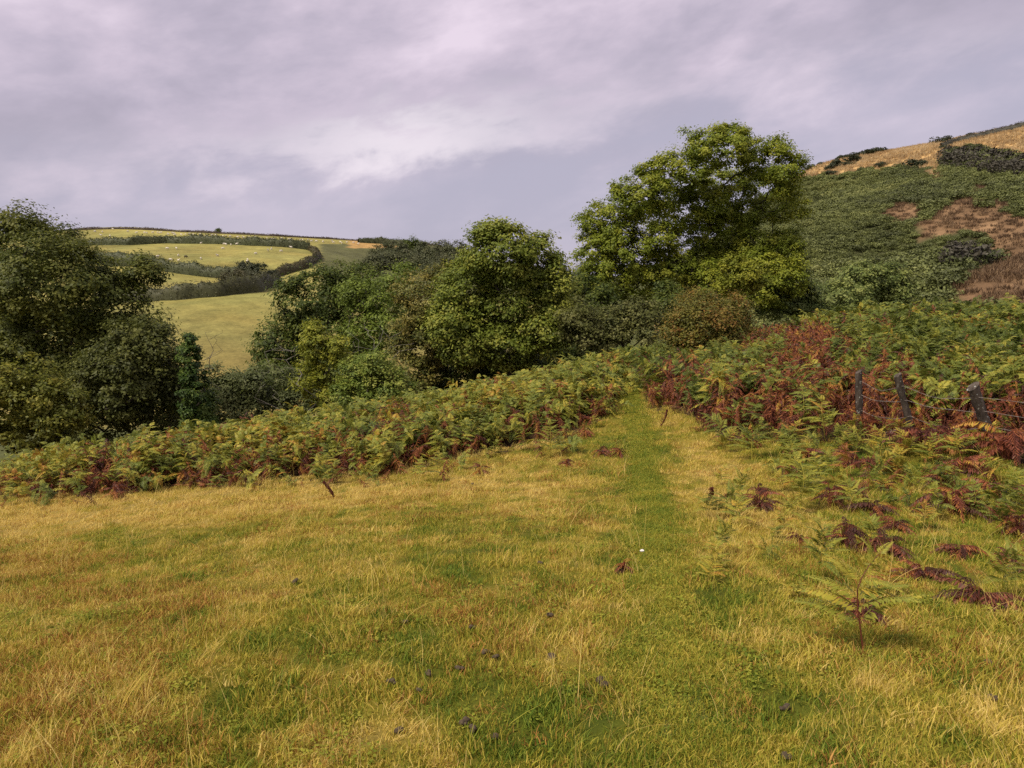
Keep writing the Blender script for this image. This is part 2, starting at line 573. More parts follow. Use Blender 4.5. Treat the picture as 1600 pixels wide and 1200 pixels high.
def col_far(V):
    x, y, z = V[:, 0], V[:, 1], V[:, 2]
    px, py = project(V)
    c = np.tile(np.array([[.075, .085, .032]]), (len(V), 1))
    left = (x < 8) & (y > 95)
    n = fbm(x * .02, y * .02, 4); n2 = fbm(x * .1, y * .1, 14)
    fld = np.array([.262, .248, .078])[None] * (.72 + .55 * n[:, None])
    fld = fld + (np.array([.05, -.005, -.01])[None]) * (n2[:, None] - .4)
    c = np.where(left[:, None], fld, c)
    # near field: greener at the top, browner lower down
    low = left & (y < 185) & (x > -140)
    k = sstep(175 - y, 0, 45) * (.5 + .7 * n2)
    c = np.where(low[:, None], c * (1 - k[:, None] * .5) + np.array([.19, .135, .05]) * k[:, None] * .5, c)
    # rough scrubby ground at the east end of the sheep hill
    sc_ = left & (px > 500) & (py > 381) & (py < 470)
    c = np.where(sc_[:, None], np.array([.10, .105, .045]) * (.6 + .9 * n2[:, None]), c)
    tan = left & (px > 545) & (py < 388) & (px < 625)
    c = np.where(tan[:, None], np.array([.40, .26, .10]), c)
    right = (x > 25) & (y > 45)
    br = np.array([.170, .108, .060])[None] * (.6 + .8 * n2[:, None])
    br = br + np.array([.16, .11, .06])[None] * sstep(fbm(x * .35, y * .35, 41), .55, .75)[:, None] * .5
    c = np.where(right[:, None], br, c)
    bare_ = inpoly(px, py, BARE[0]) | inpoly(px, py, BARE[1]) | inpoly(px, py, BARE[2])
    c = np.where((right & ~bare_)[:, None], np.array([.060, .066, .028]), c)
    st = right & inpoly(px, py, STRAW)
    c = np.where(st[:, None], np.array([.47, .32, .14]) * (.75 + .5 * fbm(x * .25, y * .25, 51)[:, None]), c)
    return c


inner = lambda cx_, cy_: (cx_ > NX0 + .9) & (cx_ < NX1 - .9) & (cy_ > NY0 + .9) & (cy_ < NY1 - .9)
xf = np.concatenate([np.array([-6000, -4000, -2600, -1800, -1300, -1000, -800, -650, -560, -500, -460]), np.arange(-430, NX0 - .1, 2.5), np.arange(NX0, NX1, 2.0), np.arange(NX1, 400, 2.5),
                     np.array([420, 450, 500, 560, 650, 800, 1000, 1300, 1800, 2600, 4000, 6000])])
yf = np.concatenate([np.array([-3000, -1500, -800, -400, -200, -120, -70, -40, -20]), np.arange(NY0, NY1, 2.0), np.arange(NY1, 480, 2.5), np.array([490, 505, 525, 550, 590, 650, 750, 900, 1200, 1700, 2500, 4000, 7000, 12000])])
tag(ob('hills', grid_mesh('hills', xf, yf, col_far, M_HILL, 0, inner)), kind='structure')


# ------------------------------------------------------------------ scatter (uncountable vegetation only)
def scatter(name, P, rot, scl, tone, variants, label, cat):
    n = len(P)
    me = bpy.data.meshes.new(name)
    me.vertices.add(n); me.vertices.foreach_set('co', np.asarray(P, np.float32).ravel())
    idx = rng.integers(0, len(variants), n).astype(np.int32)
    a = me.attributes.new('rot', 'FLOAT_VECTOR', 'POINT'); a.data.foreach_set('vector', np.asarray(rot, np.float32).ravel())
    a = me.attributes.new('scl', 'FLOAT_VECTOR', 'POINT')
    scl = np.asarray(scl, np.float32)
    if scl.ndim == 1: scl = np.repeat(scl[:, None], 3, 1)
    a.data.foreach_set('vector', scl.ravel())
    a = me.attributes.new('idx', 'INT', 'POINT'); a.data.foreach_set('value', idx)
    a = me.attributes.new('tone', 'FLOAT', 'POINT'); a.data.foreach_set('value', np.asarray(tone, np.float32))
    o = ob(name, me)
    tag(o, label, cat, None, 'stuff')
    g = bpy.data.node_groups.new(name, 'GeometryNodeTree')
    g.interface.new_socket('Geometry', in_out='INPUT', socket_type='NodeSocketGeometry')
    g.interface.new_socket('Geometry', in_out='OUTPUT', socket_type='NodeSocketGeometry')
    b = NB(g)
    gi = b.n('NodeGroupInput'); go = b.n('NodeGroupOutput')
    iop = b.n('GeometryNodeInstanceOnPoints')
    jn = b.n('GeometryNodeJoinGeometry')
    for v in variants:
        oi = b.n('GeometryNodeObjectInfo'); oi.inputs['Object'].default_value = v
        gti = b.n('GeometryNodeGeometryToInstance')
        b.l(oi.outputs['Geometry'], gti.inputs[0]); b.l(gti.outputs[0], jn.inputs[0])

    def na(nm, typ):
        nd = b.n('GeometryNodeInputNamedAttribute', data_type=typ); nd.inputs['Name'].default_value = nm
        return [s for s in nd.outputs if s.enabled and s.name == 'Attribute'][0]
    e2r = b.n('FunctionNodeEulerToRotation')
    b.l(na('rot', 'FLOAT_VECTOR'), e2r.inputs[0])
    b.l(gi.outputs[0], iop.inputs['Points'])
    b.l(jn.outputs[0], iop.inputs['Instance'])
    iop.inputs['Pick Instance'].default_value = True
    b.l(na('idx', 'INT'), iop.inputs['Instance Index'])
    b.l(e2r.outputs[0], iop.inputs['Rotation'])
    b.l(na('scl', 'FLOAT_VECTOR'), iop.inputs['Scale'])
    b.l(iop.outputs[0], go.inputs[0])
    md = o.modifiers.new('scatter', 'NODES'); md.node_group = g
    return o


def source(me):
    return bpy.data.objects.new(me.name, me)      # pattern for scatter; not linked to the scene


# ------------------------------------------------------------------ leaves
def leaf_quads(P, N, size, rs, aspect=.55, fold=.25):
    """diamond leaves at P, facing N, with random spin; returns V,F"""
    n = len(P)
    N = N / (np.linalg.norm(N, axis=1)[:, None] + 1e-9)
    r = rs.normal(size=(n, 3))
    A = r - (r * N).sum(1)[:, None] * N
    A /= np.linalg.norm(A, axis=1)[:, None] + 1e-9
    B = np.cross(N, A)
    s = np.broadcast_to(size, (n,))[:, None]
    V = np.stack([P - A * s * .5, P + B * s * .5 * aspect - N * s * fold * .3, P + A * s * .5, P - B * s * .5 * aspect - N * s * fold * .3], 1).reshape(-1, 3)
    F = np.arange(4 * n).reshape(-1, 4)
    return V, F


def skeleton(base, tips, top_h, rs, r_tip=.012, trunk_frac=.45, wob=.05, sides=5, lean=(0, 0)):
    """branch skeleton that reaches all tips; returns Geo"""
    base = np.asarray(base, float)
    tips = np.asarray(tips, float)
    nodes = [base]; par = [-1]
    cen = tips.mean(0)
    tt = base + np.array([(cen[0] - base[0]) * .35 + lean[0], (cen[1] - base[1]) * .35 + lean[1], top_h])
    k = 6
    for i in range(1, k + 1):
        f = i / k
        p = base + (tt - base) * f
        p[:2] += rs.normal(size=2) * wob * top_h * .25
        nodes.append(p); par.append(len(nodes) - 2)
    order = np.argsort(np.linalg.norm(tips - tt, axis=1))
    for t in order:
        T = tips[t]
        Nn = np.array(nodes)
        D = np.linalg.norm(Nn - T, axis=1)
        # prefer nodes that are lower / nearer to the root than the tip
        pen = np.where(Nn[:, 2] > T[2] + .2, 1.5, 1.0) * D
        pen[:max(1, k // 2)] *= 2.5
        j = int(np.argmin(pen))
        L = np.linalg.norm(T - Nn[j])
        ns = max(1, int(L / max(.5, top_h * .12)))
        p0 = Nn[j]
        for q in range(1, ns + 1):
            f = q / ns
            p = p0 + (T - p0) * f
            p[2] += math.sin(f * math.pi) * L * .07
            if q < ns: p += rs.normal(size=3) * L * wob
            par.append(j); nodes.append(p); j = len(nodes) - 1
    n = len(nodes)
    cnt = np.zeros(n)
    ch = np.zeros(n, int)
    for i in range(n):
        if par[i] >= 0: ch[par[i]] += 1
    for i in range(n - 1, 0, -1):
        if ch[i] == 0: cnt[i] += 1
        cnt[par[i]] += cnt[i]
    rad = r_tip * np.power(np.maximum(cnt, 1), .5)
    g = Geo()
    kid = {}
    for i in range(1, n):
        kid.setdefault(par[i], []).append(i)
    # follow chains so that each limb is one smooth tube
    done = set()
    stack = [0]
    while stack:
        s0 = stack.pop()
        for c0 in kid.get(s0, []):
            if c0 in done: continue
            chain = [s0, c0]; done.add(c0)
            while kid.get(chain[-1]):
                ks = [c for c in kid[chain[-1]] if c not in done]
                if not ks: break
                big = max(ks, key=lambda c: cnt[c]); done.add(big)
                stack.append(chain[-1]); chain.append(big)
            r = rad[chain].copy(); r[0] = min(r[0], r[1] * 1.25)
            sd_ = sides if r[0] > .05 else (4 if r[0] > .02 else 3)
            g.tube(np.array([nodes[c] for c in chain]), r, sd_)
    return g


M_BARK = bark_mat('bark_dark', (.022, .018, .013), (.075, .062, .046))
M_BARKP = bark_mat('bark_pale', (.16, .145, .12), (.36, .33, .28))


def crown_points(lobes, n, rs, hollow=.5):
    """clump centres in the outer part of a set of ellipsoids"""
    L = np.array(lobes, float)
    area = (L[:, 3] * L[:, 4] + L[:, 3] * L[:, 5] + L[:, 4] * L[:, 5])
    k = rs.choice(len(L), n * 2, p=area / area.sum())
    d = rs.normal(size=(n * 2, 3)); d /= np.linalg.norm(d, axis=1)[:, None]
    u = hollow + (1 - hollow) * rs.random(n * 2) ** .6
    P = L[k, :3] + d * u[:, None] * L[k, 3:]
    inside = np.zeros(len(P), bool)
    for q in range(len(L)):
        e = (((P - L[q, :3]) / L[q, 3:]) ** 2).sum(1)
        inside |= (e < .55 * hollow) & (k != q)
    P = P[~inside]; d = d[~inside]
    return P[:n], d[:n]


def make_tree(name, label, cat, d, base_px, lobes_px, stops, n_clump=260, n_leaf=90, leaf=.14, clump=.42, bark=None, group=None,
              seed=1, trunk=.5, hollow=.5, squash=.6, base_z=None, r_tip=.012, n_tip=130, depth=.8, droop=0.0, upn=.9, wob=.05, spread=.45, bright=1.0):
    """lobes_px: (px,py,rx_px,ry_px[,depth offset m]) read at the tree's own distance"""
    rs = np.random.default_rng(seed)
    sc_ = d / FOC
    lobes = []
    for l in lobes_px:
        do = l[4] if len(l) > 4 else rs.normal() * l[2] * sc_ * .35
        c = at(l[0], l[1], d + do)
        rx, rz = l[2] * sc_, l[3] * sc_
        lobes.append((c[0], c[1], c[2], rx, max(rx, rz) * depth, rz))
    P, D = crown_points(lobes, n_clump, rs, hollow)
    bx = (base_px - 800) / FOC * d
    gz = Hs(bx, d)
    gx = H(P[:, 0], P[:, 1])
    ok = P[:, 2] > gx + .15
    P, D = P[ok], D[ok]
    root = bpy.data.objects.new(name, None); COL.objects.link(root)
    root.location = (bx, d, gz)
    tag(root, label, cat, group)
    if stops is not None and bright != 1: stops = [(p_, tuple(c_ * bright for c_ in q_)) for p_, q_ in stops]
    base = np.array([0, 0, -.25])
    o = np.array([bx, d, gz])
    topz = np.percentile(P[:, 2], 55) - gz
    tips = (P - o)[rs.permutation(len(P))[:n_tip]]
    tips = tips - D[:len(tips)] * 0
    g = skeleton(base, tips, max(.4, topz * trunk), rs, r_tip=r_tip, wob=wob)
    ob('trunk', g.mesh('trunk', bark or M_BARK, True), root)
    # leaves: clumps of sprays
    nl = rs.poisson(n_leaf, len(P)).clip(5)
    idx = np.repeat(np.arange(len(P)), nl)
    csz = clump * (.6 + .8 * rs.random(len(P)))
    off = rs.normal(size=(len(idx), 3)) * spread
    ln = np.linalg.norm(off, axis=1)[:, None]
    off = off / (ln + 1e-6) * np.minimum(ln, 1.3)
    off[:, 2] *= squash
    Q = P[idx] + off * csz[idx][:, None]
    Q[:, 2] -= droop * rs.random(len(idx)) * csz[idx]
    N = D[idx] * .45 + off / (np.linalg.norm(off, axis=1)[:, None] + 1e-6) * .45 + rs.normal(size=(len(idx), 3)) * .34 + np.array([0, 0, upn * .7])
    V, F = leaf_quads(Q - o, N, leaf * (.65 + .7 * rs.random(len(idx))), rs)
    tint = np.clip(.5 + (rs.random(len(P))[idx] - .5) * .85 + rs.normal(size=len(idx)) * .16, 0, 1)
    ob('crown', mesh_np('crown', V, F, foliage_mat(name + '_leaves', stops), {'tint': tint}), root)
    return root


# leaf colours
OAK = [(0, (0.0602, 0.0784, 0.0137)), (0.5, (0.1003, 0.1205, 0.0195)), (1, (0.1723, 0.179, 0.0299))]
OLIVE = [(0, (0.0907, 0.1074, 0.0149)), (0.5, (0.1649, 0.1765, 0.0238)), (1, (0.2886, 0.2623, 0.0373))]
SYC = [(0, (0.1077, 0.1456, 0.0192)), (0.5, (0.183, 0.2281, 0.0286)), (1, (0.3321, 0.3394, 0.0531))]
ASH = [(0, (0.1429, 0.1866, 0.0185)), (0.5, (0.2127, 0.26, 0.0246)), (1, (0.3291, 0.3374, 0.0352))]
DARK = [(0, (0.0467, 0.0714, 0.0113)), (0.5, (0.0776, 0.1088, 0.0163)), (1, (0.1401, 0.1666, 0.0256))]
YELL = [(0, (0.1468, 0.1772, 0.0164)), (0.5, (0.235, 0.2559, 0.0249)), (1, (0.3759, 0.3692, 0.0444))]
GREY = [(0, (0.0952, 0.1378, 0.0194)), (0.5, (0.158, 0.2137, 0.0302)), (1, (0.2485, 0.3147, 0.048))]
RUST = [(0, (0.0894, 0.096, 0.018)), (0.45, (0.1713, 0.1672, 0.0292)), (0.75, (0.2384, 0.178, 0.0337)), (1, (0.2979, 0.1548, 0.0393))]
IVY = [(0, (0.0264, 0.052, 0.0098)), (0.5, (0.058, 0.1066, 0.0167)), (1, (0.1451, 0.2012, 0.0307))]
FARW = [(0, (.066, .080, .034)), (.5, (.105, .118, .052)), (1, (.15, .155, .075))]

make_tree('oak_tree', 'tall dark olive oak rising highest above the bracken, bare dead twigs on its side', 'tree', 26, 90,
          [(20, 395, 75, 65), (75, 440, 85, 70), (-40, 440, 90, 90), (160, 475, 70, 58), (225, 425, 34, 22), (100, 540, 120, 70), (205, 510, 48, 40), (-40, 560, 110, 90), (30, 350, 36, 26), (95, 372, 26, 24), (148, 425, 40, 30)],
          OAK, 920, 120, .115, .50, seed=3, r_tip=.014, n_tip=240, trunk=.4)
make_tree('oak_bush', 'low yellowish green oak bush at the foot of the tall dark oak', 'bush', 20, 40,
          [(40, 610, 62, 55), (95, 640, 40, 45), (-20, 640, 60, 60), (50, 680, 60, 30)], OLIVE, 230, 80, .10, .30, seed=5, n_tip=70)
make_tree('hazel_tree', 'mid green hazel between the dark oak and the ivy covered trunk', 'tree', 24, 210,
          [(190, 590, 70, 75), (245, 570, 45, 65), (150, 640, 60, 60), (255, 640, 40, 50), (215, 520, 45, 30)],
          [(0, (.036, .044, .010)), (.5, (.070, .080, .017)), (1, (.115, .120, .028))], 360, 85, .11, .36, bright=1.5, seed=8, n_tip=100)
make_tree('ivy_covered_trunk', 'narrow trunk smothered in glossy dark green ivy', 'tree', 23, 308,
          [(306, 620, 20, 55), (298, 560, 12, 32), (310, 665, 22, 30), (297, 530, 5, 14), (322, 640, 14, 36)], IVY, 170, 85, .09, .18, seed=9, n_tip=40, trunk=.9)
make_tree('bramble_thicket', 'grey green bramble thicket beside the ivy covered trunk', 'bush', 30, 390,
          [(370, 610, 45, 28), (420, 600, 50, 32), (470, 625, 45, 25), (345, 585, 26, 18), (395, 640, 70, 26)],
          [(0, (.036, .046, .014)), (.5, (.068, .080, .026)), (1, (.11, .118, .045))], 260, 80, .12, .36, bright=2.0, seed=10, n_tip=60)
make_tree('holly_tree', 'broad very dark evergreen tree standing left of the yellow sapling', 'tree', 52, 500,
          [(495, 470, 62, 55), (550, 440, 50, 32), (450, 540, 55, 50), (430, 590, 42, 42), (520, 540, 70, 60), (590, 460, 30, 35)],
          DARK, 420, 90, .22, .75, seed=11, n_tip=120, r_tip=.02)
make_tree('yellow_sapling', 'bright yellow green upright sapling before the dark evergreen', 'tree', 28, 505,
          [(495, 540, 22, 34), (515, 570, 26, 40), (480, 590, 20, 36), (510, 615, 26, 30), (490, 515, 12, 16), (530, 545, 14, 26)], YELL, 170, 70, .11, .28, seed=12, n_tip=60)
make_tree('willow_tree', 'grey green thin crowned willow with pale twigs behind the sapling', 'tree', 44, 600,
          [(590, 470, 42, 45), (625, 440, 36, 30), (570, 520, 40, 45), (620, 510, 38, 50), (555, 455, 26, 28)], GREY, 230, 70, .17, .55, bark=M_BARKP, seed=13, n_tip=90, r_tip=.016, hollow=.35)
make_tree('hazel_bush', 'rounded light green hazel bush right of the yellow sapling', 'bush', 27, 570,
          [(570, 590, 46, 42), (545, 620, 30, 30), (610, 610, 40, 36), (590, 565, 26, 22)], [(0, (.045, .070, .010)), (.5, (.095, .125, .020)), (1, (.17, .18, .035))], 230, 80, .10, .30, bright=2.0, seed=14, n_tip=60)
make_tree('hawthorn_tree', 'olive brown hawthorn next to the big sycamore', 'tree', 36, 660,
          [(650, 470, 40, 45), (690, 440, 34, 32), (660, 530, 55, 55), (640, 590, 46, 36), (700, 510, 40, 60)], [(0, (.035, .044, .010)), (.5, (.082, .084, .018)), (1, (.15, .125, .030))], 330, 85, .14, .45, bright=2.0, seed=15, n_tip=100)
make_tree('sycamore_tree', 'full sycamore with large pale edged leaves and several dark stems', 'tree', 34, 800,
          [(780, 395, 55, 46), (840, 405, 45, 40), (735, 450, 52, 55), (800, 470, 70, 60), (865, 460, 32, 60), (730, 530, 45, 45), (790, 540, 60, 38), (850, 520, 40, 40), (700, 500, 26, 50), (770, 362, 26, 18)],
          SYC, 780, 112, .145, .48, seed=16, n_tip=170, r_tip=.014, trunk=.42)
make_tree('hawthorn_shrub', 'grey leaved hawthorn shrub on dark stems under the big ash', 'bush', 33, 985,
          [(960, 510, 40, 34), (1000, 490, 34, 26), (925, 530, 36, 26), (900, 500, 32, 36), (1010, 520, 24, 26)], [(0, (.050, .058, .014)), (.5, (.095, .102, .026)), (1, (.155, .152, .052))], 240, 70, .13, .40, bright=1.45, seed=17, n_tip=80, hollow=.4)
make_tree('sallow_bush', 'rounded olive bush flushed rusty on top where the path ends', 'bush', 23, 1095,
          [(1100, 505, 58, 42), (1065, 520, 34, 36), (1140, 500, 40, 40), (1100, 545, 55, 26), (1090, 475, 34, 20)], RUST, 330, 95, .075, .28, seed=18, n_tip=80, squash=.8)
ASHL = [(1130, 232, 58, 32), (1195, 250, 46, 30), (1065, 265, 52, 34), (1000, 305, 50, 38), (955, 345, 42, 42), (1228, 268, 28, 36), (1130, 285, 56, 26, 4.0), (1062, 335, 60, 40, 2.5),
        (1200, 305, 44, 34, 4.0), (928, 395, 32, 46), (985, 395, 52, 48), (1045, 420, 46, 40), (1222, 362, 30, 42, 3.0), (1190, 425, 42, 36), (1110, 400, 38, 32, 3.5), (1230, 430, 34, 32), (955, 440, 52, 35), (1140, 208, 28, 12),
        (1150, 350, 40, 30, 5.0), (1245, 320, 18, 26), (1080, 210, 14, 10), (1215, 225, 16, 10), (1010, 262, 16, 12), (915, 345, 14, 16), (1180, 385, 36, 30, 1.5), (1235, 400, 26, 36, 1.0), (1140, 430, 40, 34, 2.0), (1100, 440, 40, 34), (1200, 450, 46, 30), (940, 420, 38, 36), (1000, 445, 45, 30), (965, 372, 42, 38), (1035, 375, 36, 30), (1125, 318, 40, 32, 1.5), (1172, 335, 36, 30, 2.0), (1105, 365, 36, 30, 2.0), (1088, 312, 36, 28, 1.5), (1150, 385, 34, 28, 2.5)]
make_tree('ash_tree', 'tallest tree, wide spreading ash with dark limbs showing through', 'tree', 48, 1062, ASHL, ASH, 1700, 104, .165, .54, seed=19, n_tip=380, r_tip=.020, trunk=.33, hollow=.45, wob=.07, spread=.42)
make_tree('field_maple', 'small yellow green field maple in front of the ash', 'tree', 43, 1150,
          [(1168, 428, 26, 18), (1145, 412, 18, 14), (1150, 445, 32, 18), (1185, 440, 14, 12)], YELL, 110, 80, .14, .38, seed=20, n_tip=50)
make_tree('sallow_tree', 'pale green sallow tree peeping above the bracken bank below the gorse hill', 'tree', 58, 1355,
          [(1345, 440, 40, 34), (1385, 440, 34, 28), (1320, 465, 44, 26), (1400, 465, 30, 22), (1290, 470, 36, 24)], [(0, (.045, .062, .016)), (.5, (.088, .112, .028)), (1, (.16, .175, .05))], 260, 80, .22, .65, bright=2.0, seed=21, n_tip=90, r_tip=.02)
make_tree('ash_sapling', 'soft green bushy growth at the right foot of the ash', 'tree', 50, 1240,
          [(1235, 455, 40, 34), (1270, 475, 36, 24), (1215, 470, 36, 26)], [(0, (.040, .060, .016)), (.5, (.075, .10, .026)), (1, (.13, .15, .045))], 190, 80, .20, .55, bright=2.0, seed=22, n_tip=60)
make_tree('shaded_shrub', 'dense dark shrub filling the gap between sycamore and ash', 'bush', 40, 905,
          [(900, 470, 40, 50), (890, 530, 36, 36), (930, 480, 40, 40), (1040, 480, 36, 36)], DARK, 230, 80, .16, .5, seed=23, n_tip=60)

make_tree('thicket_tree', 'shadowy oak filling the gaps behind the tall dark oak', 'tree', 33, 120,
          [(60, 540, 90, 70), (170, 560, 80, 70), (240, 600, 50, 60), (-40, 560, 90, 80), (120, 620, 110, 50), (290, 620, 40, 45)], OAK, 520, 80, .18, .55, seed=25, n_tip=90)
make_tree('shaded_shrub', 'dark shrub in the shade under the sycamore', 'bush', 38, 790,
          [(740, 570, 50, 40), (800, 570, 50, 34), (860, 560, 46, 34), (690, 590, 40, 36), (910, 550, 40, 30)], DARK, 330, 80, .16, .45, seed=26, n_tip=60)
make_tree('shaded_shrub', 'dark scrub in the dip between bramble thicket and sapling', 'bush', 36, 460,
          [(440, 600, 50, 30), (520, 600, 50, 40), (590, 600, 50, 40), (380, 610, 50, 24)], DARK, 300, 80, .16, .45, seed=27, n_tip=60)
# bare dead twigs
def dead_shrub(label, px, d, tips_px, seed, name='dead_branches'):
    rs = np.random.default_rng(seed)
    bx = (px - 800) / FOC * d
    gz = Hs(bx, d)
    tips = []
    for (x, y) in tips_px:
        for k in range(9):
            tips.append(at(x + rs.normal() * 17, y + rs.normal() * 17, d + rs.normal() * .5) - np.array([bx, d, gz]))
    g = skeleton((0, 0, -.1), tips, max(.4, np.mean([t[2] for t in tips]) * .5), rs, r_tip=.0055, wob=.10)
    o = ob(name, g.mesh(name, M_BARKP, True), None, (bx, d, gz))
    tag(o, label, 'dead shrub')


dead_shrub('pale leafless dead shrub standing in the bramble thicket', 445, 27.5, [(430, 570), (455, 560), (470, 590), (425, 610), (445, 540)], 31)
dead_shrub('grey leafless shrub between willow and light green hazel bush', 590, 33, [(580, 520), (605, 530), (560, 545), (600, 560)], 32)
dead_shrub('bare crooked branch with lichen standing over the far field edge', 320, 27, [(330, 545), (318, 530), (300, 560), (335, 560)], 33)

# ------------------------------------------------------------------ far wood, lone tree, hedges
FW = [(598, 392, 22, 14), (620, 386, 20, 14), (643, 380, 17, 12), (664, 390, 22, 16), (690, 388, 22, 15), (712, 390, 20, 16), (735, 396, 22, 18), (610, 404, 22, 14), (640, 402, 24, 16), (675, 408, 26, 16), (700, 412, 24, 16), (585, 408, 20, 12)]
FWL = ['grey green tree at the left end of the far wood', 'grey green tree in the back row of the far wood', 'round dark tree standing out above the far wood'] + ['grey green tree in the back row of the far wood'] * 4 + ['grey green tree in the front row of the far wood'] * 5
for i, (x, y, a_, b_) in enumerate(FW):
    make_tree('wood_tree', FWL[i], 'tree', 345 - i * 5 if i != 2 else 350, x, [(x, y, a_ * .8, b_ * .85), (x - a_ * .45, y + b_ * .3, a_ * .55, b_ * .6), (x + a_ * .45, y + b_ * .25, a_ * .55, b_ * .6), (x, y + b_ * .7, a_ * .9, b_ * .5)],
              DARK if i == 2 else FARW, 90, 40, .75, 1.9, seed=60 + i, n_tip=30, r_tip=.08, group=None if i in (0, 2) else ('back row of the far wood' if i < 7 else 'front row of the far wood'))
make_tree('lone_tree', 'single small dark tree alone on the sheep hill skyline', 'tree', 422, 341, [(341, 361, 4.2, 4.5), (340, 364, 5, 3)], DARK, 40, 40, .6, 1.0, seed=80, n_tip=20, r_tip=.06)
for i, (x, y, a_, b_, dd, lb) in enumerate([(385, 420, 16, 12, 236, 'dark twiggy thorn bush at the end of the middle hedge'), (405, 428, 22, 16, 226, 'big rounded grey green bush at the end of the lower hedge'), (365, 436, 26, 14, 222, 'brownish rounded bush on the lower hedge'), (425, 436, 14, 14, 228, 'small dark bush at the field corner')]):
    make_tree('thorn_bush', lb, 'bush', dd, x, [(x, y, a_, b_), (x - a_ * .4, y + b_ * .4, a_ * .7, b_ * .6), (x + a_ * .4, y + b_ * .4, a_ * .7, b_ * .6)],
              [(0, (.030, .040, .018)), (.5, (.062, .072, .035)), (1, (.10, .105, .055))] if i != 2 else [(0, (.048, .050, .022)), (.5, (.085, .084, .038)), (1, (.13, .118, .06))], 110, 50, .5, 1.2, seed=90 + i, n_tip=30, r_tip=.05)


def hedge(label, pts_px, hgt, wid, stops, seed, dmin=170, leaf=.55, dens=26, name='hedge'):
    dens *= 2.2; leaf *= .75; hgt *= .80; wid *= .75
    rs = np.random.default_rng(seed)
    W = np.array([hit(x, y, dmin) for x, y in pts_px])[:, :2]
    seg = np.linalg.norm(np.diff(W, axis=0), axis=1)
    cum = np.concatenate([[0], np.cumsum(seg)])
    n = int(cum[-1] * dens)
    u = rs.random(n) * cum[-1]
    X = np.interp(u, cum, W[:, 0]); Y = np.interp(u, cum, W[:, 1])
    tx = np.interp(u + 1, cum, W[:, 0]) - np.interp(u - 1, cum, W[:, 0]); ty = np.interp(u + 1, cum, W[:, 1]) - np.interp(u - 1, cum, W[:, 1])
    l = np.hypot(tx, ty) + 1e-6
    hh = hgt * (.70 + .55 * vnoise(u * .16, u * 0, seed) + .12 * vnoise(u * .8, u * 0, seed + 1))
    th = rs.random(n) * np.pi
    rr = .45 + .55 * rs.random(n) ** .5
    offw = np.cos(th) * rr * wid * .5 * (.8 + .4 * vnoise(u * .3, u * 0, seed + 4))
    Z = np.sin(th) * rr * hh
    X = X - ty / l * offw; Y = Y + tx / l * offw
    G = H(X, Y)
    P = np.stack([X, Y, G + Z], -1)
    o = P.mean(0); o[2] = Hs(o[0], o[1])
    uc = np.arange(0, cum[-1], .8); tcn = np.linspace(0, np.pi, 8)
    CX = np.interp(uc, cum, W[:, 0]); CY = np.interp(uc, cum, W[:, 1])
    ex = np.gradient(CX); ey = np.gradient(CY); el_ = np.hypot(ex, ey) + 1e-6
    ch_ = hgt * (.70 + .55 * vnoise(uc * .16, uc * 0, seed) + .12 * vnoise(uc * .8, uc * 0, seed + 1)) * .86
    cw_ = wid * .43 * (.8 + .4 * vnoise(uc * .3, uc * 0, seed + 4))
    ow = np.cos(tcn)[None] * cw_[:, None] * (.85 + .3 * rs.random((len(uc), 8))); oz = np.sin(tcn)[None] ** .7 * ch_[:, None] * (.85 + .3 * rs.random((len(uc), 8))) - .3
    KX = CX[:, None] - (ey / el_)[:, None] * ow; KY = CY[:, None] + (ex / el_)[:, None] * ow
    KV = np.stack([KX, KY, H(CX, CY)[:, None] + oz], -1).reshape(-1, 3) - o
    ia = (np.arange(len(uc) - 1)[:, None] * 8 + np.arange(7)[None]).ravel()
    KF = np.stack([ia, ia + 1, ia + 9, ia + 8], -1)
    N = np.stack([-ty / l * np.cos(th), tx / l * np.cos(th), np.sin(th)], -1) + rs.normal(size=(n, 3)) * .5
    V, F = leaf_quads(P - o, N, leaf * (.6 + .8 * rs.random(n)), rs, .7)
    tint = np.clip(.5 + (vnoise(u * .25, Z, seed + 7) - .5) * .8 + rs.normal(size=n) * .15, 0, 1)
    F = np.concatenate([F, KF + len(V)]); V = np.concatenate([V, KV]); tint = np.concatenate([tint, .25 + .3 * rs.random(len(KF))])
    tag(ob(name, mesh_np(name, V, F, foliage_mat(name + '_leaves', stops, trans=.1), {'tint': tint}), None, o), label, 'hedge')


HG = [(0, (.038, .046, .018)), (.5, (.070, .080, .032)), (1, (.115, .12, .05))]
HB = [(0, (.050, .038, .026)), (.5, (.085, .062, .042)), (1, (.12, .095, .06))]
hedge('thin brown hedge along the skyline of the sheep hill', [(60, 366), (120, 360), (180, 358), (260, 361), (340, 365), (430, 369), (520, 374), (600, 379), (690, 385)], 1.6, 1.8, HB, 1, 330, .5, 16)
hedge('long dark green hedge between the two sheep fields', [(70, 383), (150, 383), (200, 383), (260, 380), (330, 381), (400, 384), (455, 387), (485, 391)], 4.6, 4.0, HG, 2, 300, .6, 36)
hedge('brown hedge curving downhill round the end of the sheep field', [(485, 391), (497, 399), (495, 408), (478, 418), (455, 424), (430, 432)], 3.6, 4.0, [(0, (.046, .044, .018)), (.5, (.085, .076, .034)), (1, (.13, .108, .05))], 3, 240, .55, 40)
hedge('dense green hedge below the sheep field', [(60, 404), (130, 408), (170, 414), (230, 418), (280, 427), (330, 433), (370, 436)], 5.0, 4.5, HG, 4, 215, .5, 44)
hedge('dark brownish hedge along the top of the lowest field', [(150, 476), (220, 470), (280, 468), (340, 463), (400, 455), (432, 448)], 5.2, 4.5, [(0, (.036, .040, .016)), (.5, (.072, .074, .030)), (1, (.12, .112, .048))], 5, 165, .45, 50)
